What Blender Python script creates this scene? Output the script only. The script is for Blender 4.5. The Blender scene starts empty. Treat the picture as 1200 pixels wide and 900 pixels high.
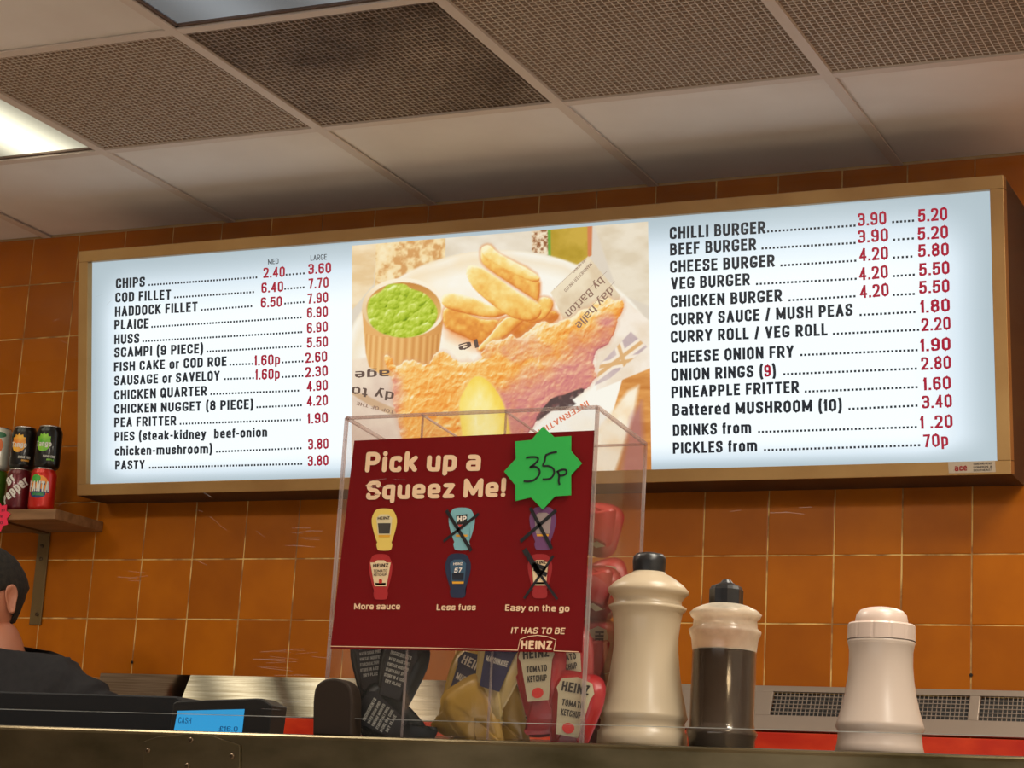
import bpy, bmesh, math, random, mathutils
from mathutils import Vector, Matrix, Euler, Quaternion
random.seed(7)
S = bpy.context.scene
C = S.collection
V = Vector

# ------------------------------------------------------------------ camera
FPX = 2425.06
CR = V((0.90942956, 0.41207083, 0.05599559))
CU = V((0.04044603, -0.22165729, 0.97428546))
CF = V((-0.41388645, 0.8837792, 0.21824832))
CP = V((3.191072, -4.347994, -0.658373))
cam = bpy.data.cameras.new('camera')
cam.sensor_width = 36.0
cam.lens = 36.0 * FPX / 1200.0
cam.clip_start = 0.05
co = bpy.data.objects.new('camera', cam)
C.objects.link(co)
co.matrix_world = Matrix(((CR.x, CU.x, -CF.x, CP.x), (CR.y, CU.y, -CF.y, CP.y), (CR.z, CU.z, -CF.z, CP.z), (0, 0, 0, 1)))
S.camera = co

# ------------------------------------------------------------------ world, exposure
w = bpy.data.worlds.new('world')
S.world = w
w.use_nodes = True
w.node_tree.nodes['Background'].inputs[0].default_value = (0.9, 0.75, 0.62, 1)
w.node_tree.nodes['Background'].inputs[1].default_value = 0.05
S.view_settings.view_transform = 'Standard'
S.view_settings.look = 'None'
S.view_settings.exposure = 0.0
S.view_settings.gamma = 1.0
S.view_settings.use_curve_mapping = False
S.cycles.max_bounces = 10
S.cycles.transparent_max_bounces = 24
S.cycles.caustics_reflective = False
S.cycles.caustics_refractive = False
S.cycles.sample_clamp_indirect = 4.0

ZC = 0.8794            # ceiling height (eye level is -0.66)
ZF = -1.86             # floor
CS = 0.5837            # ceiling grid pitch
GX, GY = 0.3261, -0.5646
T = 0.15               # wall tile pitch


def area(name, loc, size, power, col, rot=(0, 0, 0), size_y=None):
    l = bpy.data.lights.new(name, 'AREA')
    l.energy = power
    l.color = col
    l.size = size
    if size_y:
        l.shape = 'RECTANGLE'
        l.size_y = size_y
    o = bpy.data.objects.new(name, l)
    o.location = loc
    o.rotation_euler = rot
    C.objects.link(o)
    return o


# ------------------------------------------------------------------ helpers
def ray(px, py):
    return CF + CR * ((px - 600) / FPX) - CU * ((py - 450) / FPX)


def on(px, py, P, n):
    d = ray(px, py)
    return CP + d * ((P - CP).dot(n) / d.dot(n))


def onY(px, py, Y):
    return on(px, py, V((0, Y, 0)), V((0, 1, 0)))


MATS = {}


def mat(name, col, rough=0.5, metal=0.0, **k):
    if name in MATS:
        return MATS[name]
    m = bpy.data.materials.new(name)
    m.use_nodes = True
    nt = m.node_tree
    b = nt.nodes['Principled BSDF']
    b.inputs['Base Color'].default_value = (*col, 1)
    b.inputs['Roughness'].default_value = rough
    b.inputs['Metallic'].default_value = metal
    if 'trans' in k:
        b.inputs['Transmission Weight'].default_value = k['trans']
    if 'ior' in k:
        b.inputs['IOR'].default_value = k['ior']
    if 'spec' in k:
        b.inputs['Specular IOR Level'].default_value = k['spec']
    if 'coat' in k:
        b.inputs['Coat Weight'].default_value = k['coat']
        b.inputs['Coat Roughness'].default_value = k.get('coat_r', 0.1)
    if 'sss' in k:
        b.inputs['Subsurface Weight'].default_value = k['sss']
        b.inputs['Subsurface Radius'].default_value = (0.02, 0.015, 0.01)
    if 'var' in k:      # colour variation: noise between two colours
        c2, scale, stretch = k['var']
        tc = nt.nodes.new('ShaderNodeTexCoord')
        mp = nt.nodes.new('ShaderNodeMapping')
        mp.inputs['Scale'].default_value = stretch
        no = nt.nodes.new('ShaderNodeTexNoise')
        no.inputs['Scale'].default_value = scale
        no.inputs['Detail'].default_value = 6
        rp = nt.nodes.new('ShaderNodeValToRGB')
        rp.color_ramp.elements[0].position = k.get('lo', 0.35)
        rp.color_ramp.elements[1].position = k.get('hi', 0.65)
        rp.color_ramp.elements[0].color = (*col, 1)
        rp.color_ramp.elements[1].color = (*c2, 1)
        nt.links.new(tc.outputs['Object'], mp.inputs[0])
        nt.links.new(mp.outputs[0], no.inputs[0])
        nt.links.new(no.outputs[0], rp.inputs[0])
        nt.links.new(rp.outputs[0], b.inputs['Base Color'])
        if k.get('bump'):
            bu = nt.nodes.new('ShaderNodeBump')
            bu.inputs['Strength'].default_value = k['bump']
            bu.inputs['Distance'].default_value = k.get('bd', 0.002)
            nt.links.new(no.outputs[0], bu.inputs['Height'])
            nt.links.new(bu.outputs[0], b.inputs['Normal'])
        if k.get('rvar'):
            mr = nt.nodes.new('ShaderNodeMapRange')
            mr.inputs[3].default_value = rough
            mr.inputs[4].default_value = k['rvar']
            nt.links.new(no.outputs[0], mr.inputs[0])
            nt.links.new(mr.outputs[0], b.inputs['Roughness'])
    MATS[name] = m
    return m


def emis(name, col, strength=1.0, var=None, ramp=None):
    """backlit print or lamp lens; var=(colour2, scale, stretch)"""
    if name in MATS:
        return MATS[name]
    m = bpy.data.materials.new(name)
    m.use_nodes = True
    nt = m.node_tree
    nt.nodes.clear()
    out = nt.nodes.new('ShaderNodeOutputMaterial')
    e = nt.nodes.new('ShaderNodeEmission')
    e.inputs[0].default_value = (*col, 1)
    e.inputs[1].default_value = strength
    g = nt.nodes.new('ShaderNodeBsdfGlossy')
    g.inputs['Roughness'].default_value = 0.25
    g.inputs[0].default_value = (0.04, 0.04, 0.04, 1)
    a = nt.nodes.new('ShaderNodeAddShader')
    nt.links.new(e.outputs[0], a.inputs[0])
    nt.links.new(g.outputs[0], a.inputs[1])
    nt.links.new(a.outputs[0], out.inputs[0])
    if var:
        cols, scale, stretch = var
        tc = nt.nodes.new('ShaderNodeTexCoord')
        mp = nt.nodes.new('ShaderNodeMapping')
        mp.inputs['Scale'].default_value = stretch
        no = nt.nodes.new('ShaderNodeTexNoise')
        no.inputs['Scale'].default_value = scale
        no.inputs['Detail'].default_value = 5
        no.inputs['Distortion'].default_value = 0.6
        rp = nt.nodes.new('ShaderNodeValToRGB')
        els = rp.color_ramp.elements
        allc = [col] + list(cols)
        n = len(allc)
        els[0].position = 0.33
        els[0].color = (*allc[0], 1)
        els[1].position = 0.67
        els[1].color = (*allc[-1], 1)
        for i in range(1, n - 1):
            x = els.new(0.33 + 0.34 * i / (n - 1))
            x.color = (*allc[i], 1)
        nt.links.new(tc.outputs['Object'], mp.inputs[0])
        nt.links.new(mp.outputs[0], no.inputs[0])
        nt.links.new(no.outputs[0], rp.inputs[0])
        nt.links.new(rp.outputs[0], e.inputs[0])
    MATS[name] = m
    return m


def srgb(r, g, b):
    f = lambda c: (c / 255 / 12.92) if c <= 10 else ((c / 255 + 0.055) / 1.055) ** 2.4
    return (f(r), f(g), f(b))


def thinglass(name, tint=(1, 1, 1), refl=1.0, rough=0.0, haze=0.0, hazecol=(0.8, 0.8, 0.8)):
    if name in MATS:
        return MATS[name]
    m = bpy.data.materials.new(name)
    m.use_nodes = True
    nt = m.node_tree
    nt.nodes.clear()
    out = nt.nodes.new('ShaderNodeOutputMaterial')
    tr = nt.nodes.new('ShaderNodeBsdfTransparent')
    tr.inputs[0].default_value = (*tint, 1)
    gl = nt.nodes.new('ShaderNodeBsdfGlossy')
    gl.inputs['Roughness'].default_value = rough
    fr = nt.nodes.new('ShaderNodeFresnel')
    ge = nt.nodes.new('ShaderNodeNewGeometry')
    im = nt.nodes.new('ShaderNodeMapRange')         # same reflectance from either side of the sheet
    im.inputs[3].default_value = 1.45
    im.inputs[4].default_value = 1 / 1.45
    nt.links.new(ge.outputs['Backfacing'], im.inputs[0])
    nt.links.new(im.outputs[0], fr.inputs[0])
    mu = nt.nodes.new('ShaderNodeMath')
    mu.operation = 'MULTIPLY'
    mu.inputs[1].default_value = refl
    mx = nt.nodes.new('ShaderNodeMixShader')
    nt.links.new(fr.outputs[0], mu.inputs[0])
    nt.links.new(mu.outputs[0], mx.inputs[0])
    nt.links.new(tr.outputs[0], mx.inputs[1])
    nt.links.new(gl.outputs[0], mx.inputs[2])
    last = mx
    if haze:
        di = nt.nodes.new('ShaderNodeBsdfDiffuse')
        di.inputs[0].default_value = (*hazecol, 1)
        tl = nt.nodes.new('ShaderNodeBsdfTranslucent')
        tl.inputs[0].default_value = (*hazecol, 1)
        m1 = nt.nodes.new('ShaderNodeMixShader')
        nt.links.new(di.outputs[0], m1.inputs[1])
        nt.links.new(tl.outputs[0], m1.inputs[2])
        m2 = nt.nodes.new('ShaderNodeMixShader')
        tc = nt.nodes.new('ShaderNodeTexCoord')
        no = nt.nodes.new('ShaderNodeTexNoise')
        no.inputs['Scale'].default_value = 14
        no.inputs['Detail'].default_value = 6
        mr = nt.nodes.new('ShaderNodeMapRange')
        mr.inputs[1].default_value = 0.35
        mr.inputs[2].default_value = 0.75
        mr.inputs[3].default_value = haze * 0.4
        mr.inputs[4].default_value = haze * 1.6
        nt.links.new(tc.outputs['Object'], no.inputs[0])
        nt.links.new(no.outputs[0], mr.inputs[0])
        nt.links.new(mr.outputs[0], m2.inputs[0])
        nt.links.new(mx.outputs[0], m2.inputs[1])
        nt.links.new(m1.outputs[0], m2.inputs[2])
        last = m2
    nt.links.new(last.outputs[0], out.inputs[0])
    MATS[name] = m
    return m


def root_loc(o):
    while o.parent:
        o = o.parent
    return V(o.location)


def mesh_obj(name, verts, faces, m, parent=None, smooth=False, bevel=0, world=True, mats=None, fm=None, seg=2):
    me = bpy.data.meshes.new(name)
    off = root_loc(parent) if (parent and world) else V((0, 0, 0))
    me.from_pydata([tuple(V(v) - off) for v in verts], [], faces)
    for x in (mats or [m]):
        me.materials.append(x)
    if fm:
        for p, i in zip(me.polygons, fm):
            p.material_index = i
    bm = bmesh.new()
    bm.from_mesh(me)
    bmesh.ops.recalc_face_normals(bm, faces=bm.faces)
    if bevel:
        bmesh.ops.bevel(bm, geom=[e for e in bm.edges if len(e.link_faces) == 2 and e.calc_face_angle(0) > 0.5], offset=bevel, segments=seg, affect='EDGES', profile=0.5)
    bm.to_mesh(me)
    bm.free()
    if smooth:
        for p in me.polygons:
            p.use_smooth = True
    o = bpy.data.objects.new(name, me)
    C.objects.link(o)
    if parent:
        o.parent = parent
    return o


def flat_obj(name, verts, faces, m, parent=None, world=True):
    me = bpy.data.meshes.new(name)
    off = root_loc(parent) if (parent and world) else V((0, 0, 0))
    me.from_pydata([tuple(V(v) - off) for v in verts], [], faces)
    me.materials.append(m)
    o = bpy.data.objects.new(name, me)
    C.objects.link(o)
    if parent:
        o.parent = parent
    return o


class MB:
    def __init__(s):
        s.v, s.f, s.mi = [], [], []

    def add(s, vs, fs, mi=0):
        n = len(s.v)
        s.v += [V(v) for v in vs]
        s.f += [tuple(i + n for i in f) for f in fs]
        s.mi += [mi] * len(fs)
        return s

    def box(s, a, b, mi=0):
        x0, y0, z0 = a
        x1, y1, z1 = b
        return s.add([(x0, y0, z0), (x1, y0, z0), (x1, y1, z0), (x0, y1, z0), (x0, y0, z1), (x1, y0, z1), (x1, y1, z1), (x0, y1, z1)],
                     [(0, 3, 2, 1), (4, 5, 6, 7), (0, 1, 5, 4), (1, 2, 6, 5), (2, 3, 7, 6), (3, 0, 4, 7)], mi)

    def prism(s, pts, d, mi=0):
        """closed outline pts (3D), extruded by vector d"""
        n = len(pts)
        d = V(d)
        vs = [V(p) for p in pts] + [V(p) + d for p in pts]
        fs = [tuple(range(n)), tuple(range(2 * n - 1, n - 1, -1))] + [(i, (i + 1) % n, n + (i + 1) % n, n + i) for i in range(n)]
        return s.add(vs, fs, mi)

    def lathe(s, prof, c=(0, 0, 0), n=40, mi=0, cap=True):
        c = V(c)
        vs, fs = [], []
        for r, z in prof:
            for k in range(n):
                a = 2 * math.pi * k / n
                vs.append(c + V((r * math.cos(a), r * math.sin(a), z)))
        for i in range(len(prof) - 1):
            for k in range(n):
                fs.append((i * n + k, i * n + (k + 1) % n, (i + 1) * n + (k + 1) % n, (i + 1) * n + k))
        if cap:
            fs.append(tuple(range(n - 1, -1, -1)))
            m_ = (len(prof) - 1) * n
            fs.append(tuple(range(m_, m_ + n)))
        return s.add(vs, fs, mi)

    def obj(s, name, m, parent=None, **k):
        if len(set(s.mi)) > 1:
            k['fm'] = s.mi
        return mesh_obj(name, s.v, s.f, m, parent, **k)


def tag(o, label, cat, group=None, kind=None):
    o['label'] = label
    o['category'] = cat
    if group:
        o['group'] = group
    if kind:
        o['kind'] = kind
    return o


def thing(name, label, cat, loc, group=None, rot=(0, 0, 0)):
    o = bpy.data.objects.new(name, None)
    o.empty_display_size = 0.05
    o.location = loc
    o.rotation_euler = rot
    C.objects.link(o)
    return tag(o, label, cat, group)


def struct(o):
    o['kind'] = 'structure'
    return o


class Plane:
    """flat surface: origin, unit axes ex (along), ey (up), n (outward)"""
    def __init__(s, O, ex, ey):
        s.O, s.ex, s.ey = V(O), V(ex).normalized(), V(ey).normalized()
        s.n = s.ex.cross(s.ey).normalized()

    def px(s, x, y, lift=0.0):
        p = on(x, y, s.O, s.n) - s.O
        return p.dot(s.ex), p.dot(s.ey)

    def at(s, u, v, lift=0.0):
        return s.O + s.ex * u + s.ey * v + s.n * lift


TXT = {}
_R = .20
_h = .72
_r = .17


def _sc(strokes, k):
    return [[(p[0], p[1] * k) + tuple(p[2:]) for p in st] for st in strokes]


_S = [[(1, .8), (1, 1, _R), (0, 1, _R), (0, .54, _R), (1, .47, _R), (1, 0, _R), (0, 0, _R), (0, .2)]]
_P = [[(0, 0), (0, 1), (1, 1, _R), (1, .45, _R), (0, .45)]]
GL = {   # glyph: (width, strokes); a stroke that ends with 'c' is closed; third number rounds a corner
    'A': (.54, [[(0, 0), (.5, 1), (1, 0)], [(.2, .27), (.8, .27)]]),
    'B': (.5, [[(0, 0), (0, 1), (.94, 1, _R), (.94, .53, _R), (0, .53)], [(0, .53), (1, .53, _R), (1, 0, _R), (0, 0)]]),
    'C': (.5, [[(1, .76), (1, 1, _R), (0, 1, _R), (0, 0, _R), (1, 0, _R), (1, .24)]]),
    'D': (.5, [[(0, 0), (0, 1), (1, 1, _R), (1, 0, _R), (0, 0)]]),
    'E': (.44, [[(1, 1), (0, 1), (0, 0), (1, 0)], [(0, .52), (.85, .52)]]),
    'F': (.43, [[(1, 1), (0, 1), (0, 0)], [(0, .5), (.85, .5)]]),
    'G': (.54, [[(1, .78), (1, 1, _R), (0, 1, _R), (0, 0, _R), (1, 0, _R), (1, .38), (.62, .38)]]),
    'H': (.52, [[(0, 0), (0, 1)], [(1, 0), (1, 1)], [(0, .52), (1, .52)]]),
    'I': (0, [[(0, 0), (0, 1)]]),
    'J': (.42, [[(1, 1), (1, 0, _R), (0, 0, _R), (0, .3)]]),
    'K': (.52, [[(0, 0), (0, 1)], [(1, 1), (0, .36)], [(.3, .55), (1, 0)]]),
    'L': (.42, [[(0, 1), (0, 0), (1, 0)]]),
    'M': (.68, [[(0, 0), (0, 1), (.5, .15), (1, 1), (1, 0)]]),
    'N': (.54, [[(0, 0), (0, 1)], [(.03, 1), (.97, 0)], [(1, 0), (1, 1)]]),
    'O': (.52, [[(0, 0, _R), (1, 0, _R), (1, 1, _R), (0, 1, _R), 'c']]),
    'P': (.5, _P),
    'Q': (.52, [[(0, 0, _R), (1, 0, _R), (1, 1, _R), (0, 1, _R), 'c'], [(.6, .22), (1.05, -.03)]]),
    'R': (.52, _P + [[(.45, .45), (1, 0)]]),
    'S': (.5, _S),
    'T': (.48, [[(0, 1), (1, 1)], [(.5, 1), (.5, 0)]]),
    'U': (.52, [[(0, 1), (0, 0, _R), (1, 0, _R), (1, 1)]]),
    'V': (.52, [[(0, 1), (.5, 0), (1, 1)]]),
    'W': (.8, [[(0, 1), (.27, 0), (.5, .8), (.73, 0), (1, 1)]]),
    'X': (.52, [[(0, 0), (1, 1)], [(0, 1), (1, 0)]]),
    'Y': (.52, [[(0, 1), (.5, .45), (1, 1)], [(.5, .45), (.5, 0)]]),
    'Z': (.46, [[(0, 1), (1, 1), (0, 0), (1, 0)]]),
    '0': (.5, [[(0, 0, _R), (1, 0, _R), (1, 1, _R), (0, 1, _R), 'c']]),
    '1': (.22, [[(0, .8), (1, 1), (1, 0)]]),
    '2': (.5, [[(0, .8), (0, 1, _R), (1, 1, _R), (1, .58, .15), (0, 0), (1, 0)]]),
    '3': (.5, [[(0, .84), (0, 1, _R), (1, 1, _R), (1, .53, _R), (.35, .53)], [(.35, .53), (1, .53, _R), (1, 0, _R), (0, 0, _R), (0, .16)]]),
    '4': (.5, [[(.75, 0), (.75, 1), (0, .26), (1, .26)]]),
    '5': (.5, [[(.95, 1), (.1, 1), (.04, .52), (.3, .62, .1), (1, .62, _R), (1, 0, _R), (0, 0, _R), (0, .16)]]),
    '6': (.5, [[(.97, .86), (.97, 1, _R), (0, 1, _R), (0, 0, _R), (1, 0, _R), (1, .58, _R), (0, .56)]]),
    '7': (.46, [[(0, 1), (1, 1), (.35, 0)]]),
    '8': (.5, [[(.04, .53, _R), (.96, .53, _R), (.96, 1, _R), (.04, 1, _R), 'c'], [(0, 0, _R), (1, 0, _R), (1, .53, _R), (0, .53, _R), 'c']]),
    '9': (.5, [[(.03, .15), (.03, 0, _R), (1, 0, _R), (1, 1, _R), (0, 1, _R), (0, .42, _R), (1, .44)]]),
    'a': (.48, [[(.12, _h), (1, _h, _r), (1, 0)], [(1, _h * .53), (0, _h * .53, _r * .7), (0, 0, _r * .7), (1, 0)]]),
    'b': (.46, [[(0, 1), (0, 0)], [(0, _h), (1, _h, _r), (1, 0, _r), (0, 0)]]),
    'c': (.42, [[(1, _h * .85), (1, _h, .1), (0, _h, _r), (0, 0, _r), (1, 0, .1), (1, _h * .15)]]),
    'd': (.46, [[(1, 1), (1, 0)], [(1, _h), (0, _h, _r), (0, 0, _r), (1, 0)]]),
    'e': (.46, [[(0, _h * .46), (1, _h * .46), (1, _h, _r), (0, _h, _r), (0, 0, _r), (.95, 0, .05)]]),
    'f': (.26, [[(1, 1), (.35, 1, .1), (.35, 0)], [(-.1, _h), (1, _h)]]),
    'g': (.46, [[(1, _h), (0, _h, _r), (0, 0, _r), (1, 0)], [(1, _h), (1, -.26, _r), (0, -.26, _r)]]),
    'h': (.46, [[(0, 1), (0, 0)], [(0, _h), (1, _h, _r), (1, 0)]]),
    'i': (0, [[(0, 0), (0, _h)], [(0, 1.0), (0, 1.03)]]),
    'k': (.45, [[(0, 0), (0, 1)], [(1, _h), (0, .24)], [(.35, .42), (1, 0)]]),
    'l': (0, [[(0, 0), (0, 1)]]),
    'm': (.76, [[(0, 0), (0, _h), (.5, _h, _r), (.5, 0)], [(.5, _h), (1, _h, _r), (1, 0)]]),
    'n': (.46, [[(0, 0), (0, _h), (1, _h, _r), (1, 0)]]),
    'o': (.47, [[(0, 0, _r), (1, 0, _r), (1, _h, _r), (0, _h, _r), 'c']]),
    'p': (.46, [[(0, _h), (0, -.26)], [(0, _h), (1, _h, _r), (1, 0, _r), (0, 0)]]),
    'q': (.46, [[(1, _h), (1, -.26)], [(1, _h), (0, _h, _r), (0, 0, _r), (1, 0)]]),
    'r': (.3, [[(0, 0), (0, _h)], [(0, _h * .8), (.3, _h, .05), (1, _h)]]),
    's': (.42, _sc(_S, _h)),
    't': (.28, [[(.35, .95), (.35, 0, .1), (1, 0)], [(-.1, _h), (1, _h)]]),
    'u': (.46, [[(0, _h), (0, 0, _r), (1, 0)], [(1, _h), (1, 0)]]),
    'v': (.46, [[(0, _h), (.5, 0), (1, _h)]]),
    'w': (.68, [[(0, _h), (.27, 0), (.5, _h * .8), (.73, 0), (1, _h)]]),
    'x': (.45, [[(0, 0), (1, _h)], [(0, _h), (1, 0)]]),
    'y': (.46, [[(0, _h), (.5, 0)], [(1, _h), (.3, -.26), (0, -.26)]]),
    'z': (.42, [[(0, _h), (1, _h), (0, 0), (1, 0)]]),
    '(': (.26, [[(1, 1.15), (.25, .95, .2), (0, .45, .4), (.25, -.05, .2), (1, -.25)]]),
    ')': (.26, [[(0, 1.15), (.75, .95, .2), (1, .45, .4), (.75, -.05, .2), (0, -.25)]]),
    '/': (.34, [[(0, -.05), (1, 1.05)]]),
    '-': (.26, [[(0, .40), (1, .40)]]),
    '.': (0, [[(0, 0), (0, .02)]]),
    ',': (0, [[(0, 0), (0, -.1)]]),
    '!': (0, [[(0, 1), (0, .34)], [(0, 0), (0, .02)]]),
    ':': (0, [[(0, .1), (0, .12)], [(0, .6), (0, .62)]]),
    '&': (.56, [[(1, 0), (.15, .75), (.2, 1, .12), (.7, 1, .12), (.7, .72, .1), (0, .35, .12), (0, 0, .15), (.7, 0, .1), (1, .42)]]),
    '£': (.5, [[(1, .75), (1, 1, _R), (.3, 1, _R), (.3, 0), (1, 0)], [(0, 0), (.3, 0)], [(0, .5), (.75, .5)]]),
}


def _fillet(pts, closed):
    out = []
    n = len(pts)
    for i, p in enumerate(pts):
        r = p[2] if len(p) > 2 else 0
        q = V(p[:2])
        if r and (closed or 0 < i < n - 1):
            a, b = V(pts[i - 1][:2]), V(pts[(i + 1) % n][:2])
            da, db = a - q, b - q
            r = min(r, da.length * .5, db.length * .5)
            A_, B_2 = q + da.normalized() * r, q + db.normalized() * r
            for t in (0, .25, .5, .75, 1):
                # quadratic pulled towards a circle
                out.append((1 - t) ** 2 * A_ + 2 * t * (1 - t) * (q * .92 + (A_ + B_2) * .04) + t * t * B_2)
        else:
            out.append(q)
    return out


def text_mesh(body, bold=0.0, space=1.0, rnd=False):
    """lettering built stroke by stroke: (points, faces), cap height 1"""
    key = (body, bold, space, rnd)
    if key in TXT:
        return TXT[key]
    s = .062 + bold * .9
    vs, fs = [], []
    x = 0.0
    sk = 0
    for ch in body:
        if ch == ' ':
            x += .30
            continue
        wd, strokes = GL[ch]
        wd *= 1.32 if rnd else 1
        parts_ = []
        for st in strokes:                      # a sharp corner starts a new stroke
            if st[-1] == 'c':
                parts_.append(st)
                continue
            cur = [st[0]]
            for p in st[1:-1]:
                cur.append(p)
                if len(p) == 2:
                    parts_.append(cur)
                    cur = [p]
            cur.append(st[-1])
            parts_.append(cur)
        for st in parts_:
            closed = st[-1] == 'c'
            st = [p for p in st if p != 'c']
            mp = [(x + s + p[0] * max(0, wd - 2 * s if wd else 0), s + p[1] * (1 - 2 * s)) + tuple(p[2:]) for p in st]
            pts = _fillet(mp, closed)
            n = len(pts)
            if not closed and not rnd:
                e0 = (pts[0] - pts[1]).normalized() * s
                e1 = (pts[-1] - pts[-2]).normalized() * s
                pts[0] = pts[0] + e0
                pts[-1] = pts[-1] + e1
            L, R_ = [], []
            for i in range(n):
                if closed:
                    d0 = (pts[i] - pts[i - 1]).normalized()
                    d1 = (pts[(i + 1) % n] - pts[i]).normalized()
                else:
                    d1 = (pts[min(i + 1, n - 1)] - pts[min(i, n - 2)]).normalized()
                    d0 = (pts[max(i, 1)] - pts[max(i - 1, 0)]).normalized()
                t = (d0 + d1)
                t = t.normalized() if t.length > 1e-3 else d1
                nn = V((-t.y, t.x))
                k = 1 / max(.55, nn.dot(V((-d1.y, d1.x))))
                L.append(pts[i] + nn * s * k)
                R_.append(pts[i] - nn * s * k)
            b0 = len(vs)
            sk = (sk + 1) % 9
            vs += [(p.x, p.y, sk) for p in L] + [(p.x, p.y, sk) for p in R_]
            m_ = n if closed else n - 1
            fs += [(b0 + i, b0 + n + i, b0 + n + (i + 1) % n, b0 + (i + 1) % n) for i in range(m_)]
            if rnd:
                for p in (pts[0], pts[-1]):
                    b1 = len(vs)
                    sk = (sk + 1) % 9
                    vs += [(p.x + s * math.cos(a_ * .7854), p.y + s * math.sin(a_ * .7854), sk) for a_ in range(8)]
                    fs.append(tuple(range(b1, b1 + 8)))
        x += (wd if wd else 2 * s) + .11 * space
    TXT[key] = (vs, fs)
    return vs, fs


CAP = 1.0


def write(name, body, P, p0, p1, hpx, m, parent, bold=0.03, lift=0.0004, space=1.0, slant=0.0, rnd=False):
    """text on a plane between the baseline points p0, p1 (reference frame), cap height hpx"""
    vs, fs = text_mesh(body, bold, space, rnd)
    a = V(P.px(*p0))
    b = V(P.px(*p1))
    h = (V(P.px(p0[0], p0[1] - hpx)) - a).length
    x0 = min(v[0] for v in vs)
    x1 = max(v[0] for v in vs)
    d = b - a
    up = V((-d.y, d.x)).normalized() * h
    out = []
    for x, y, k_ in vs:
        q = a + d * ((x - x0 + slant * y) / (x1 - x0)) + up * (y / CAP)
        out.append(P.at(q.x, q.y, lift + k_ * 1.5e-5))
    return flat_obj(name, out, fs, m, parent)


def ribbon(mb, pts, wd, P, lift, taper=False, z=0):
    """a pen stroke through the plane points pts (u, v), width wd"""
    n = len(pts)
    L, R_ = [], []
    for i, p in enumerate(pts):
        a = V(pts[max(0, i - 1)])
        b = V(pts[min(n - 1, i + 1)])
        t = (b - a).normalized()
        nn = V((-t.y, t.x)) * (wd / 2)
        L.append(V(p) + nn)
        R_.append(V(p) - nn)
    vs = [P.at(*q, lift) for q in L] + [P.at(*q, lift) for q in R_]
    mb.add(vs, [(i, i + 1, n + i + 1, n + i) for i in range(n - 1)])


def smoothline(pts, n=6):
    """Catmull-Rom"""
    out = []
    P_ = [pts[0]] + list(pts) + [pts[-1]]
    for i in range(1, len(P_) - 2):
        a, b, c, d = [V(q) for q in P_[i - 1:i + 3]]
        for k in range(n):
            t = k / n
            out.append(0.5 * ((2 * b) + (c - a) * t + (2 * a - 5 * b + 4 * c - d) * t * t + (3 * b - a - 3 * c + d) * t ** 3))
    out.append(V(pts[-1]))
    return out


def smoothloop(pts, n=4):
    out = []
    m_ = len(pts)
    for i in range(m_):
        a, b, c, d = [V(pts[(i + k - 1) % m_]) for k in range(4)]
        for k in range(n):
            t = k / n
            out.append(0.5 * ((2 * b) + (c - a) * t + (2 * a - 5 * b + 4 * c - d) * t * t + (3 * b - a - 3 * c + d) * t ** 3))
    return out


def patch(name, P, pxs, m, parent, lift, smooth=0, world=True):
    """flat printed shape; outline in reference coordinates, laid on the plane P"""
    pts = [P.px(*q) for q in pxs]
    if smooth:
        pts = smoothloop(pts, smooth)
    vs = [P.at(p[0], p[1], lift) for p in pts]
    me = bpy.data.meshes.new(name)
    off = root_loc(parent) if parent else V((0, 0, 0))
    bm = bmesh.new()
    bvs = [bm.verts.new(v - off) for v in vs]
    f = bm.faces.new(bvs)
    bmesh.ops.triangulate(bm, faces=[f])
    bmesh.ops.recalc_face_normals(bm, faces=bm.faces)
    bm.to_mesh(me)
    bm.free()
    me.materials.append(m)
    o = bpy.data.objects.new(name, me)
    C.objects.link(o)
    if parent:
        o.parent = parent
    return o


def star_pts(cx, cy, r0, r1, n, ph=0):
    return [(cx + (r0 if k % 2 == 0 else r1) * math.cos(ph + math.pi * k / n), cy + (r0 if k % 2 == 0 else r1) * math.sin(ph + math.pi * k / n)) for k in range(2 * n)]


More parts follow.
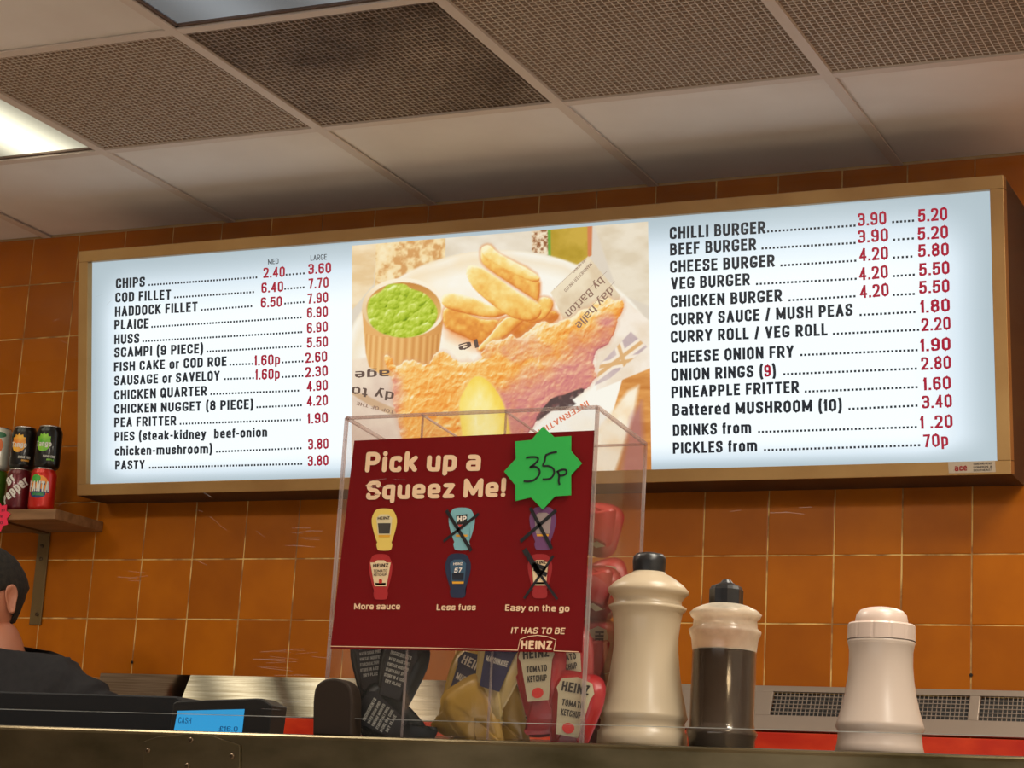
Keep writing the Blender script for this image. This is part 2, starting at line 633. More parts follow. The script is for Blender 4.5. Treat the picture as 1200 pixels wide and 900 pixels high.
# ------------------------------------------------------------------ materials
def tile_material():
    m = bpy.data.materials.new('glazed_tile')
    m.use_nodes = True
    nt = m.node_tree
    b = nt.nodes['Principled BSDF']
    b.inputs['Roughness'].default_value = 0.42
    b.inputs['Specular IOR Level'].default_value = 0.15
    b.inputs['Coat Weight'].default_value = 0.08
    b.inputs['Coat Roughness'].default_value = 0.15
    oi = nt.nodes.new('ShaderNodeObjectInfo')
    rp = nt.nodes.new('ShaderNodeValToRGB')
    rp.color_ramp.elements[0].color = (*srgb(172, 92, 0), 1)
    rp.color_ramp.elements[1].color = (*srgb(192, 106, 2), 1)
    tc = nt.nodes.new('ShaderNodeTexCoord')
    vm = nt.nodes.new('ShaderNodeVectorMath')
    vm.operation = 'ADD'
    no = nt.nodes.new('ShaderNodeTexNoise')
    no.inputs['Scale'].default_value = 9
    no.inputs['Detail'].default_value = 3
    mx = nt.nodes.new('ShaderNodeMix')
    mx.data_type = 'RGBA'
    mx.blend_type = 'MULTIPLY'
    mx.inputs[0].default_value = 0.55
    r2 = nt.nodes.new('ShaderNodeValToRGB')
    r2.color_ramp.elements[0].position = 0.3
    r2.color_ramp.elements[0].color = (0.72, 0.64, 0.5, 1)
    r2.color_ramp.elements[1].position = 0.65
    r2.color_ramp.elements[1].color = (1, 1, 1, 1)
    nt.links.new(oi.outputs['Random'], rp.inputs[0])
    nt.links.new(tc.outputs['Object'], vm.inputs[0])
    nt.links.new(oi.outputs['Location'], vm.inputs[1])
    nt.links.new(vm.outputs[0], no.inputs[0])
    nt.links.new(no.outputs[0], r2.inputs[0])
    nt.links.new(rp.outputs[0], mx.inputs[6])
    nt.links.new(r2.outputs[0], mx.inputs[7])
    nt.links.new(mx.outputs[2], b.inputs['Base Color'])
    bu = nt.nodes.new('ShaderNodeBump')
    bu.inputs['Strength'].default_value = 0.08
    bu.inputs['Distance'].default_value = 0.001
    nt.links.new(no.outputs[0], bu.inputs['Height'])
    nt.links.new(bu.outputs[0], b.inputs['Normal'])
    return m


M_tile = tile_material()
M_grout = mat('pale_grout', srgb(236, 196, 120), 0.9, var=(srgb(150, 104, 58), 14, (1, 1, 1)), lo=.42, hi=.6)
M_ceil = mat('ceiling_board', srgb(244, 236, 230), 0.85, var=(srgb(232, 222, 214), 3, (1, 1, 1)), bump=0.1)
M_tee = mat('painted_grid', srgb(222, 206, 194), 0.6)
M_egg = mat('eggcrate_plastic', srgb(238, 224, 208), 0.55, var=(srgb(226, 210, 192), 2.5, (1, 1, 1)))
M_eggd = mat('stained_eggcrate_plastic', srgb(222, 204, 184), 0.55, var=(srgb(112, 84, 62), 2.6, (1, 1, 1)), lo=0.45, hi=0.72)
M_egg_shade = mat('shaded_eggcrate_cell_walls', srgb(178, 148, 122), 0.6)  # darker eggcrate tone stands in for the shade inside the cells
M_eggd_shade = mat('stained_shaded_cell_walls', srgb(150, 120, 96), 0.6, var=(srgb(92, 70, 54), 2.6, (1, 1, 1)), lo=0.45, hi=0.72)  # grease stains, plus the shade of the cells put into the colour
M_dark = mat('dark_void', (0.02, 0.014, 0.01), 0.9)
M_gold = mat('gold_anodised_metal', srgb(188, 148, 92), 0.42, 0.55, var=(srgb(170, 128, 76), 4, (1, 1, 1)))
M_boxside = mat('dark_brown_metal', srgb(70, 48, 34), 0.5, 0.2)
M_steel = mat('stainless_steel', srgb(150, 134, 116), 0.28, 0.9, var=(srgb(120, 104, 88), 5, (6, 1, 40)), rvar=0.4)
M_ledge = mat('greasy_steel', srgb(116, 102, 76), 0.25, 0.9, var=(srgb(62, 54, 32), 4, (1.5, 1, 3)), rvar=0.42)
M_black = mat('black_plastic', (0.006, 0.006, 0.007), 0.35)
M_blackm = mat('matt_black_plastic', (0.006, 0.006, 0.007), 0.6, spec=.2)
M_wood = mat('shelf_laminate', srgb(150, 108, 70), 0.5, var=(srgb(120, 84, 50), 6, (1, 8, 8)))
M_greybr = mat('bracket_metal', srgb(120, 98, 62), 0.45, 0.6)
M_screw = mat('screw_metal', srgb(90, 74, 56), 0.35, 0.9)
M_acr = thinglass('clear_acrylic', (0.965, 0.94, 0.93), 1.0, 0.02, 0.035, (0.9, 0.8, 0.78))
M_acre = thinglass('acrylic_edge', (0.80, 0.70, 0.68), 1.3, 0.05, 0.25, (0.85, 0.8, 0.78))
M_glass = thinglass('screen_glass', (0.975, 0.975, 0.965), 0.55, 0.0, 0.0)
M_glasse = thinglass('screen_glass_edge', (0.5, 0.55, 0.5), 1.5, 0.1, 0.4, (0.8, 0.8, 0.78))
M_red = mat('red_enamel', srgb(190, 40, 18), 0.25, var=(srgb(225, 70, 30), 7, (1, 1, 2)))
M_txt = emis('black_vinyl', srgb(38, 44, 52), 0.8)
M_price = emis('red_vinyl', srgb(176, 10, 48), 0.9)
M_ink = mat('marker_ink', (0.004, 0.004, 0.006), 0.5)


# ------------------------------------------------------------------ light sources
LF = (1.0, 0.92, 0.80)
lit_tiles = [(-1, 1), (-2, 1), (4, 1), (1, 4), (4, 4), (-2, 4), (6, 7), (5, 5)]  # mostly unseen fixtures added to fill the room; one feeds the splashback reflection
for (i, j) in lit_tiles[2:]:
    x = GX + (i + 0.5) * CS
    y = GY - (j - 0.5) * CS
    pw = {(4, 1): 12.0, (1, 4): 25, (4, 4): 24, (-2, 4): 24.0, (6, 7): 30, (5, 5): 32}[(i, j)]
    area('unseen_ceiling_light', (x, y, ZC - 0.03), 0.5, pw, LF)  # lamps at fixtures out of view, mostly added as fill

# unseen window added behind the viewpoint: low fill for ceiling and back wall
area('window_fill_light', (2.2, -6.5, -1.05), 3.4, 15.0, (1.0, 0.95, 0.9), (math.pi / 2, 0, 0), 1.1)

# ------------------------------------------------------------------ wall
X0W, X1W = -3.0, 5.2
YB = -6.6
wall = struct(MB().box((X0W, 0.004, ZF), (X1W, 0.12, ZC + 0.4)).obj('wall_back', mat('back_wall_paint', srgb(196, 160, 110), .8)))
MB().box((-6 * T - .001, -0.0008, -3 * T - .001), (23 * T + .001, 0.006, ZC)).obj('grout_bed', M_grout, wall)
tile_me = None
nt_ = 0
for i in range(-6, 23):
    for j in range(-6, 3):
        x0, x1 = i * T + 0.0012, (i + 1) * T - 0.0012
        z1, z0 = -j * T - 0.0012, -(j + 1) * T + 0.0012
        if z0 > ZC:
            continue
        z1 = min(z1, ZC)
        # tiles fully behind the menu board are not seen
        if x0 > 0.25 and x1 < 2.15 and z0 > 0.17 and z1 < 0.62:
            continue
        if tile_me is None or z1 == ZC:
            o = MB().box((x0 - x0, -0.002, z0 - z0), (x1 - x0, 0.008, z1 - z0)).obj('tile', M_tile, None, bevel=0.0018, world=False, seg=2)
            if z1 != ZC:
                tile_me = o.data
        else:
            o = bpy.data.objects.new('tile', tile_me)
            C.objects.link(o)
        o.location = (x0, random.uniform(-0.0006, 0.0006), z0)
        o.rotation_euler = (random.uniform(-.003, .003), 0, random.uniform(-.003, .003))
        o.parent = wall
        nt_ += 1
for k, (hx, hz) in enumerate([(155, 776), (1138, 791)]):
    p = onY(hx, hy := hz, -0.003)
    MB().lathe([(0.0035, 0), (0.0035, 0.002)], (0, 0, 0), 12).obj('screw_hole', M_dark, wall, world=False).matrix_local = Matrix.Translation(p) @ Euler((math.pi / 2, 0, 0)).to_matrix().to_4x4()

M_room = mat('cream_paint', srgb(222, 214, 202), 0.8)
M_floor = mat('quarry_tile_floor', srgb(214, 204, 190), 0.5, var=(srgb(196, 184, 168), 5, (1, 1, 1)))
fl = struct(MB().box((X0W, YB, ZF - 0.1), (X1W, 0.1, ZF)).obj('floor', M_floor))
struct(MB().box((X0W - 0.1, YB, ZF), (X0W, 0.1, ZC + .4)).obj('wall_left', M_room))
struct(MB().box((X1W, YB, ZF), (X1W + 0.1, 0.1, ZC + .4)).obj('wall_right', M_room))
struct(MB().box((X0W, YB - 0.1, ZF), (X1W, YB, ZC + .4)).obj('wall_front', mat('dim_front_paint', srgb(120, 104, 90), .8)))
wn = struct(MB().box((.5, YB, -1.62), (3.9, YB + .012, -.48)).obj('added_window_1', emis('glowing_fill_pane', (.9, .95, 1.0), 1.0)))  # glowing window added with the fill lamp, kept low to avoid screen reflections
for (a_, b_) in (((.42, YB, -1.70), (3.98, YB + .04, -1.62)), ((.42, YB, -.48), (3.98, YB + .04, -.40)), ((.42, YB, -1.62), (.5, YB + .04, -.48)), ((3.9, YB, -1.62), (3.98, YB + .04, -.48)), ((2.17, YB, -1.62), (2.23, YB + .04, -.48))):
    MB().box(a_, b_).obj('added_window_frame', M_white if 'M_white' in globals() else mat('white_print', srgb(228, 224, 214), .5), wn)

# ------------------------------------------------------------------ ceiling
ceil = struct(MB().box((X0W, YB, ZC + 0.22), (X1W, 0.1, ZC + 0.3)).obj('ceiling', M_dark))
TW = 0.012
i_lo, i_hi, j_hi = -5, 8, 10
for i in range(i_lo, i_hi + 1):
    x = GX + i * CS
    if not (X0W < x < X1W):
        continue
    o = MB().box((x - TW, YB, ZC), (x + TW, 0, ZC + 0.004)).box((x - 0.001, YB, ZC + 0.004), (x + 0.001, 0, ZC + 0.03)).obj('grid_tee', M_tee, ceil)
for j in range(0, j_hi + 1):
    y = GY - j * CS
    MB().box((X0W, y - TW, ZC + 0.0006), (X1W, y + TW, ZC + 0.0046)).obj('cross_tee', M_tee, ceil)


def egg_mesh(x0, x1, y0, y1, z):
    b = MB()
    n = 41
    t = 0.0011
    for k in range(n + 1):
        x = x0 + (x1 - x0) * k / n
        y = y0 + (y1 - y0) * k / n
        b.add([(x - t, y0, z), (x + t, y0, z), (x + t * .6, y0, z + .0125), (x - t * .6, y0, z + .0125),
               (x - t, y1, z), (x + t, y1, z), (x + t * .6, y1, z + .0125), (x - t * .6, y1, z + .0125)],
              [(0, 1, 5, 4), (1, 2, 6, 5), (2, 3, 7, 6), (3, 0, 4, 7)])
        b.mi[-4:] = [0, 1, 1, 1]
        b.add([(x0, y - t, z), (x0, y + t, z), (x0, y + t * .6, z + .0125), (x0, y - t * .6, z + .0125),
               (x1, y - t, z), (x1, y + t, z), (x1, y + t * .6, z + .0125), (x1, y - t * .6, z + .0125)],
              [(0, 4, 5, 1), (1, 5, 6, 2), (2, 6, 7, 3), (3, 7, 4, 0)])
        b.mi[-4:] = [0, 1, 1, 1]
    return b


def lens_material(name, strong, s, dim):
    """prismatic fluorescent lens: two tubes glow through it along Y"""
    m = bpy.data.materials.new(name)
    m.use_nodes = True
    nt = m.node_tree
    nt.nodes.clear()
    out = nt.nodes.new('ShaderNodeOutputMaterial')
    e = nt.nodes.new('ShaderNodeEmission')
    tc = nt.nodes.new('ShaderNodeTexCoord')
    sp = nt.nodes.new('ShaderNodeSeparateXYZ')
    nt.links.new(tc.outputs['Generated'], sp.inputs[0])
    wv = nt.nodes.new('ShaderNodeMath')
    wv.operation = 'MULTIPLY'
    wv.inputs[1].default_value = math.pi * 4
    nt.links.new(sp.outputs[0], wv.inputs[0])
    si = nt.nodes.new('ShaderNodeMath')
    si.operation = 'COSINE'
    nt.links.new(wv.outputs[0], si.inputs[0])
    mr = nt.nodes.new('ShaderNodeMapRange')
    mr.inputs[1].default_value = 1
    mr.inputs[2].default_value = -1
    mr.inputs[3].default_value = dim
    mr.inputs[4].default_value = s
    nt.links.new(si.outputs[0], mr.inputs[0])
    e.inputs[0].default_value = (*strong, 1)
    ge = nt.nodes.new('ShaderNodeNewGeometry')          # the two facets of each prism pass different amounts
    s2 = nt.nodes.new('ShaderNodeSeparateXYZ')
    nt.links.new(ge.outputs['True Normal'], s2.inputs[0])
    fa = nt.nodes.new('ShaderNodeMapRange')
    fa.inputs[1].default_value = -.4
    fa.inputs[2].default_value = .4
    fa.inputs[3].default_value = .72
    fa.inputs[4].default_value = 1.2
    nt.links.new(s2.outputs[1], fa.inputs[0])
    fm_ = nt.nodes.new('ShaderNodeMath')
    fm_.operation = 'MULTIPLY'
    nt.links.new(mr.outputs[0], fm_.inputs[0])
    nt.links.new(fa.outputs[0], fm_.inputs[1])
    nt.links.new(fm_.outputs[0], e.inputs[1])
    g = nt.nodes.new('ShaderNodeBsdfGlossy')
    g.inputs[0].default_value = (0.1, 0.1, 0.1, 1)
    g.inputs['Roughness'].default_value = 0.2
    a = nt.nodes.new('ShaderNodeAddShader')
    nt.links.new(e.outputs[0], a.inputs[0])
    nt.links.new(g.outputs[0], a.inputs[1])
    nt.links.new(a.outputs[0], out.inputs[0])
    return m


M_lens = lens_material('lit_prismatic_lens', (1.0, 0.95, 0.72), 2.6, 0.62)
M_lensd = lens_material('dim_prismatic_lens', (0.66, 0.74, 0.82), 0.46, 0.22)


def lens_geo(x0, x1, y0, y1, z):
    """ridged prismatic sheet, ridges across the panel"""
    b = MB()
    n = 70
    for k in range(n):
        ya = y0 + (y1 - y0) * k / n
        yb = y0 + (y1 - y0) * (k + 1) / n
        ym = (ya + yb) / 2
        b.add([(x0, ya, z + .003), (x1, ya, z + .003), (x1, ym, z), (x0, ym, z), (x1, yb, z + .003), (x0, yb, z + .003)], [(0, 1, 2, 3), (3, 2, 4, 5)])
    return b


eggs = {(0, 1), (1, 1), (2, 1), (3, 1)}
for i in range(i_lo, i_hi):
    for j in range(0, j_hi + 1):
        x0, x1 = GX + i * CS + TW * .55, GX + (i + 1) * CS - TW * .55
        y1 = GY - (j - 1) * CS - TW * .55 if j else -0.002
        y0 = GY - j * CS + TW * .55
        if x1 > X1W or x0 < X0W or y0 < YB:
            continue
        if (i, j) in eggs:
            xa, xb, ya, yb = GX + i * CS + TW, GX + (i + 1) * CS - TW, GY - j * CS + TW, GY - (j - 1) * CS - TW
            b = MB()
            for a_, c_ in (((xa - .004, ya - .004, ZC + .005), (xb + .004, ya, ZC + .018)), ((xa - .004, yb, ZC + .005), (xb + .004, yb + .004, ZC + .018)), ((xa - .004, ya, ZC + .005), (xa, yb, ZC + .018)), ((xb, ya, ZC + .005), (xb + .004, yb, ZC + .018))):
                b.box(a_, c_)
            fr = b.obj('grille_panel', M_egg, ceil)
            if (i, j) == (1, 1):
                fr['label'] = 'grease-stained eggcrate ceiling grille'
            g = egg_mesh(xa, xb, ya, yb, ZC + 0.0055).obj('grille_core', None, fr, mats=[M_eggd, M_eggd_shade] if (i, j) == (1, 1) else [M_egg, M_egg_shade])
            g['kind'] = 'stuff'
            # backing duct above the grille
            MB().box((xa, ya, ZC + 0.024), (xb, yb, ZC + 0.028)).obj('duct_backing', mat('duct_board', srgb(110, 82, 62), 0.8), fr)
        elif (i, j) in lit_tiles or (i, j) == (1, 2):
            t = thing('ceiling_light', {(-1, 1): 'bright recessed fluorescent light with ridged lens in the ceiling', (1, 2): 'dim bluish recessed light with ridged lens above the grilles'}.get((i, j), 'unseen recessed fluorescent ceiling light helping to light the room'), 'light', ((x0 + x1) / 2, (y0 + y1) / 2, ZC), 'ceiling light panels')
            b = MB()
            xa, xb, ya, yb = x0 + .006, x1 - .006, y0 + .006, y1 - .006
            b.box((xa, ya, ZC + .005), (xa + .008, yb, ZC + .06)).box((xb - .008, ya, ZC + .005), (xb, yb, ZC + .06)).box((xa, ya, ZC + .005), (xb, ya + .008, ZC + .06)).box((xa, yb - .008, ZC + .005), (xb, yb, ZC + .06))
            b.obj('frame', mat('lens_frame', srgb(90, 66, 52), .5), t)
            lens_geo(xa + .008, xb - .008, ya + .008, yb - .008, ZC + .008).obj('lens', M_lensd if (i, j) == (1, 2) else M_lens, t)
        else:
            o = MB().box((x0, y0, ZC + 0.0055), (x1, y1, ZC + 0.018)).obj('ceiling_tile', M_ceil, ceil)
            o.location.z += random.uniform(0, 0.0012)
            o.rotation_euler = (0, 0, 0)

# ------------------------------------------------------------------ menu board
BW, BH = 2.3356, 0.6205
bex = V((1, -0.0041, 0)).normalized()
bey = V((0, -0.0973, 0.6128)).normalized()
PB = Plane((0.0238, -0.1289, 0.1442), bex, bey)          # outer face of the frame
board = thing('menu_board', 'long backlit menu light box with gold frame mounted on the tiled wall', 'menu board', (1.19, -0.15, 0.14))
FW, RC = 0.0285, 0.02
# carcass
cb = MB()
A, B_, C_, D_ = PB.at(0, 0, -.004), PB.at(BW, 0, -.004), PB.at(BW, BH, -.004), PB.at(0, BH, -.004)
bk = [V((p.x, -0.004, p.z)) for p in (A, B_, C_, D_)]
cb.add([A, B_, C_, D_] + bk, [(4, 5, 6, 7), (0, 1, 5, 4), (1, 2, 6, 5), (2, 3, 7, 6), (3, 0, 4, 7)])
cb.obj('carcass', M_boxside, board)


def bar(u0, v0, u1, v1, name):
    b = MB()
    vs = [PB.at(u, v, w_) for w_ in (0, -RC - .012) for (u, v) in ((u0, v0), (u1, v0), (u1, v1), (u0, v1))]
    b.add(vs, [(0, 1, 2, 3), (7, 6, 5, 4), (0, 4, 5, 1), (1, 5, 6, 2), (2, 6, 7, 3), (3, 7, 4, 0)])
    return b.obj(name, M_gold, board, bevel=0.0012)


bar(0, 0, BW, FW, 'frame_rail')
bar(0, BH - FW, BW, BH, 'frame_rail')
bar(0, FW, FW, BH - FW, 'frame_stile')
bar(BW - FW, FW, BW, BH - FW, 'frame_stile')
PP = Plane(PB.at(0, 0, -RC), bex, bey)


def panel_material():
    m = bpy.data.materials.new('backlit_opal_panel')
    m.use_nodes = True
    nt = m.node_tree
    nt.nodes.clear()
    out = nt.nodes.new('ShaderNodeOutputMaterial')
    e = nt.nodes.new('ShaderNodeEmission')
    tc = nt.nodes.new('ShaderNodeTexCoord')
    sp = nt.nodes.new('ShaderNodeSeparateXYZ')
    nt.links.new(tc.outputs['Generated'], sp.inputs[0])

    def edge(sock, w0, w1):
        # rises from 0 at both ends of the tube length to 1 inside
        a = nt.nodes.new('ShaderNodeMapRange')
        a.interpolation_type = 'SMOOTHSTEP'
        a.inputs[1].default_value = 0
        a.inputs[2].default_value = w0
        nt.links.new(sock, a.inputs[0])
        b = nt.nodes.new('ShaderNodeMapRange')
        b.interpolation_type = 'SMOOTHSTEP'
        b.inputs[1].default_value = 1
        b.inputs[2].default_value = 1 - w1
        nt.links.new(sock, b.inputs[0])
        c = nt.nodes.new('ShaderNodeMath')
        c.operation = 'MULTIPLY'
        nt.links.new(a.outputs[0], c.inputs[0])
        nt.links.new(b.outputs[0], c.inputs[1])
        return c.outputs[0]
    ex = edge(sp.outputs[0], 0.06, 0.085)
    ez = edge(sp.outputs[2], 0.12, 0.30)
    mu = nt.nodes.new('ShaderNodeMath')
    mu.operation = 'MULTIPLY'
    nt.links.new(ex, mu.inputs[0])
    nt.links.new(ez, mu.inputs[1])
    rp = nt.nodes.new('ShaderNodeValToRGB')
    rp.color_ramp.elements[0].position = 0.0
    rp.color_ramp.elements[0].color = (*srgb(172, 188, 196), 1)
    rp.color_ramp.elements[1].position = 1.0
    rp.color_ramp.elements[1].color = (*srgb(242, 250, 253), 1)
    x = rp.color_ramp.elements.new(0.4)
    x.color = (*srgb(214, 228, 238), 1)
    nt.links.new(mu.outputs[0], rp.inputs[0])
    nt.links.new(rp.outputs[0], e.inputs[0])
    e.inputs[1].default_value = 1.12
    g = nt.nodes.new('ShaderNodeBsdfGlossy')
    g.inputs[0].default_value = (0.04, 0.04, 0.04, 1)
    g.inputs['Roughness'].default_value = 0.2
    a = nt.nodes.new('ShaderNodeAddShader')
    nt.links.new(e.outputs[0], a.inputs[0])
    nt.links.new(g.outputs[0], a.inputs[1])
    nt.links.new(a.outputs[0], out.inputs[0])
    return m


b = MB()
vs = [PP.at(u, v, w_) for w_ in (0, -.005) for (u, v) in ((FW * .8, FW * .8), (BW - FW * .8, FW * .8), (BW - FW * .8, BH - FW * .8), (FW * .8, BH - FW * .8))]
b.add(vs, [(0, 1, 2, 3), (7, 6, 5, 4), (0, 4, 5, 1), (1, 5, 6, 2), (2, 6, 7, 3), (3, 7, 4, 0)])
panel = b.obj('lit_panel', panel_material(), board)


def cl(x, y):
    return 80 + x / 2.727, 260 + y / 2.727


def cr(x, y):
    return 760 + x / 2.307, 200 + y / 2.307


def dots(a, b_, m=M_txt):
    pa, pb = V(PP.px(*a)), V(PP.px(*b_))
    L = (pb - pa).length
    n = max(2, int(round(L / 0.0086)))
    mb = MB()
    s = 0.0024
    for k in range(n):
        q = pa.lerp(pb, (k + .3) / (n - .4 if n > 1 else 1))
        mb.add([PP.at(q.x - s, q.y, .0004), PP.at(q.x + s, q.y, .0004), PP.at(q.x + s, q.y + 2 * s, .0004), PP.at(q.x - s, q.y + 2 * s, .0004)], [(0, 1, 2, 3)])
    flat_obj('dotted_line', mb.v, mb.f, m, panel)


def rows(data, f, h0, h1, hp):
    n = len(data)
    for r, (name, a, b_, ds, prices) in enumerate(data):
        h = h0 + (h1 - h0) * r / (n - 1)
        if isinstance(name, str):
            write('menu_item', name, PP, f(*a), f(*b_), h, M_txt, panel, bold=0.034)
        for (p, q) in ds:
            dots(f(*p), f(*q))
        for (s_, p, q) in prices:
            write('price', s_, PP, f(*p), f(*q), hp, M_price, panel, bold=0.022)


LEFT = [
    ('CHIPS', (152, 213), (245, 207), [((256, 205), (604, 181)), ((694, 173), (756, 168))], [('2.40', (622, 180), (692, 176)), ('3.60', (767, 168), (840, 163))]),
    ('COD FILLET', (150, 258), (328, 248), [((338, 245), (594, 228)), ((690, 218), (755, 213))], [('6.40', (617, 228), (687, 223)), ('7.70', (768, 215), (832, 210))]),
    ('HADDOCK FILLET', (149, 303), (413, 287), [((424, 285), (588, 273)), ((690, 265), (755, 260))], [('6.50', (615, 275), (683, 271)), ('7.90', (765, 263), (831, 257))]),
    ('PLAICE', (147, 345), (257, 340), [((265, 339), (746, 309))], [('6.90', (763, 308), (830, 303))]),
    ('HUSS', (147, 391), (227, 387), [((237, 385), (748, 356))], [('6.90', (763, 357), (830, 351))]),
    ('SCAMPI (9 PIECE)', (147, 433), (431, 420), [((442, 418), (746, 401))], [('5.50', (762, 403), (830, 399))]),
    ('FISH CAKE or COD ROE', (146, 479), (506, 461), [((515, 460), (592, 457)), ((682, 453), (752, 449))], [('1.60p', (594, 460), (677, 456)), ('2.60', (757, 452), (828, 446))]),
    ('SAUSAGE or SAVELOY', (147, 523), (485, 507), [((498, 506), (594, 503)), ((682, 500), (752, 496))], [('1.60p', (597, 505), (676, 502)), ('2.30', (757, 498), (830, 492))]),
    ('CHICKEN QUARTER', (147, 569), (444, 555), [((454, 554), (738, 543))], [('4.90', (762, 543), (830, 538))]),
    ('CHICKEN NUGGET (8 PIECE)', (147, 613), (591, 598), [((601, 596), (747, 590))], [('4.20', (762, 590), (830, 586))]),
    ('PEA FRITTER', (147, 656), (346, 650), [((356, 649), (744, 636))], [('1.90', (764, 646), (830, 642))]),
    ('PIES (steak-kidney', (148, 701), (441, 693), [], []),
    ('chicken-mushroom)', (149, 747), (460, 740), [((472, 738), (746, 727))], [('3.80', (767, 728), (832, 725))]),
    ('PASTY', (150, 792), (245, 790), [((258, 789), (748, 777))], [('3.80', (766, 781), (832, 778))]),
]
rows(LEFT, cl, 11.6, 10.6, 12.0)
write('menu_item', 'beef-onion', PP, cl(466, 692), cl(636, 687), 10.8, M_txt, panel, bold=0.034)
write('heading', 'MED', PP, cl(638, 137), cl(672, 134), 6.2, M_txt, panel, bold=0.0)
write('heading', 'LARGE', PP, cl(774, 125), cl(826, 121), 6.4, M_txt, panel, bold=0.0)
RIGHT = [
    ('CHILLI BURGER', (57, 187), (317, 171), [((320, 169), (560, 153)), ((658, 144), (718, 140))], [('3.90', (566, 152), (643, 146)), ('5.20', (728, 141), (808, 135))]),
    ('BEEF BURGER', (58, 231), (292, 216), [((305, 215), (560, 200)), ((660, 192), (718, 188))], [('3.90', (566, 198), (648, 192)), ('5.20', (727, 190), (810, 184))]),
    ('CHEESE BURGER', (58, 278), (342, 261), [((356, 261), (562, 248)), ((660, 240), (714, 237))], [('4.20', (569, 247), (648, 241)), ('5.80', (728, 236), (812, 231))]),
    ('VEG BURGER', (60, 323), (275, 311), [((290, 311), (563, 297)), ((660, 290), (720, 286))], [('4.20', (569, 299), (648, 291)), ('5.50', (731, 287), (814, 281))]),
    ('CHICKEN BURGER', (60, 372), (362, 355), [((378, 355), (560, 344)), ((660, 341), (720, 338))], [('4.20', (571, 347), (650, 340)), ('5.50', (731, 335), (814, 330))]),
    ('CURRY SAUCE / MUSH PEAS', (60, 420), (552, 394), [((570, 395), (722, 387))], [('1.80', (734, 387), (815, 382))]),
    ('CURRY ROLL / VEG ROLL', (60, 467), (484, 447), [((498, 446), (732, 435))], [('2.20', (737, 436), (817, 431))]),
    ('CHEESE ONION FRY', (62, 521), (394, 506), [((410, 503), (728, 490))], [('1.90', (734, 491), (817, 487))]),
    (None, 0, 0, [((364, 555), (726, 540))], [('2.80', (736, 541), (818, 537))]),
    ('PINEAPPLE FRITTER', (62, 616), (408, 602), [((422, 602), (728, 590))], [('1.60', (742, 596), (818, 592))]),
    ('Battered MUSHROOM (10)', (65, 664), (523, 651), [((540, 649), (728, 640))], [('3.40', (740, 645), (821, 641))]),
    ('DRINKS from', (66, 719), (278, 711), [((296, 711), (726, 698))], [('1 .20', (734, 700), (823, 696))]),
    ('PICKLES from', (66, 767), (294, 760), [((312, 760), (735, 747))], [('70p', (744, 750), (811, 746))]),
]
rows(RIGHT, cr, 14.2, 13.4, 15.0)
write('menu_item', 'ONION RINGS (', PP, cr(62, 569), cr(311, 559), 13.8, M_txt, panel, bold=0.034)
write('price', '9', PP, cr(313, 559), cr(331, 558), 13.8, M_price, panel, bold=0.03)
write('menu_item', ')', PP, cr(334, 558), cr(345, 557), 13.8, M_txt, panel, bold=0.034)

# maker's plate on the bottom rail
mp = patch('maker_plate', PB, [(1111, 542.5), (1166, 540.5), (1167, 554), (1112, 555.5)], mat('silver_label', srgb(186, 168, 146), 0.5), board, 0.0005)
write('maker_mark', 'ace', PB, (1119, 553), (1133.5, 552.3), 7.5, mat('maker_red', srgb(150, 30, 30), .6), board, bold=.03, lift=.001)
for k, (wd_, s_) in enumerate([(22, 'www.acesigns.com'), (22, 'LONDON &'), (22, 'SOUTHEAST')]):
    write('maker_mark', ['SIGNS AND MENUS', 'LONDON &', 'SOUTHEAST'][k], PB, (1141, 545.6 + k * 3.8), (1141 + wd_, 544.8 + k * 3.8), 2.2, M_ink, board, bold=.0, lift=.001)

# ---- printed photograph of fish and chips, backlit: a fine grid whose points carry the print's colours
import numpy as np


def q5(x, y):
    return 400 + x / 3.2135, 240 + y / 3.2135


NXP, NYP = 350, 300
gx = np.linspace(40, 1166, NXP)
gy = np.linspace(0, 1, NYP)
U0 = np.tile(np.linspace(0, 1, NXP), (NYP, 1))
V0 = np.tile(gy[:, None], (1, NXP))
TL, TR_, BR_, BL_ = (40.5, 154), (1155, 63), (1168, 1006), (38.5, 1052)
GXP = (1 - V0) * ((1 - U0) * TL[0] + U0 * TR_[0]) + V0 * ((1 - U0) * BL_[0] + U0 * BR_[0])
GYP = (1 - V0) * ((1 - U0) * TL[1] + U0 * TR_[1]) + V0 * ((1 - U0) * BL_[1] + U0 * BR_[1])
IMG = np.zeros((NYP, NXP, 3)) + np.array([226, 214, 196.])
nrng = np.random.RandomState(5)


def vnoise(x, y, seed=0):
    xi, yi = np.floor(x).astype(int), np.floor(y).astype(int)
    fx, fy = x - xi, y - yi
    fx, fy = fx * fx * (3 - 2 * fx), fy * fy * (3 - 2 * fy)

    def h(a, b):
        n_ = (a * 374761393 + b * 668265263 + seed * 974634777) & 0x7fffffff
        n_ = ((n_ ^ (n_ >> 13)) * 1274126177) & 0x7fffffff
        return (n_ ^ (n_ >> 16)) % 65536 / 65535.
    return (h(xi, yi) * (1 - fx) + h(xi + 1, yi) * fx) * (1 - fy) + (h(xi, yi + 1) * (1 - fx) + h(xi + 1, yi + 1) * fx) * fy


def fbm(sc, seed=0, o=4, sx=1.0, sy=1.0, x=None, y=None):
    x = GXP if x is None else x
    y = GYP if y is None else y
    t, a, k = 0, .5, 1.0
    for i_ in range(o):
        t = t + a * vnoise(x * k * sx / sc + 50, y * k * sy / sc + 50, seed + i_)
        a *= .5
        k *= 2
    return t / (1 - .5 ** o)


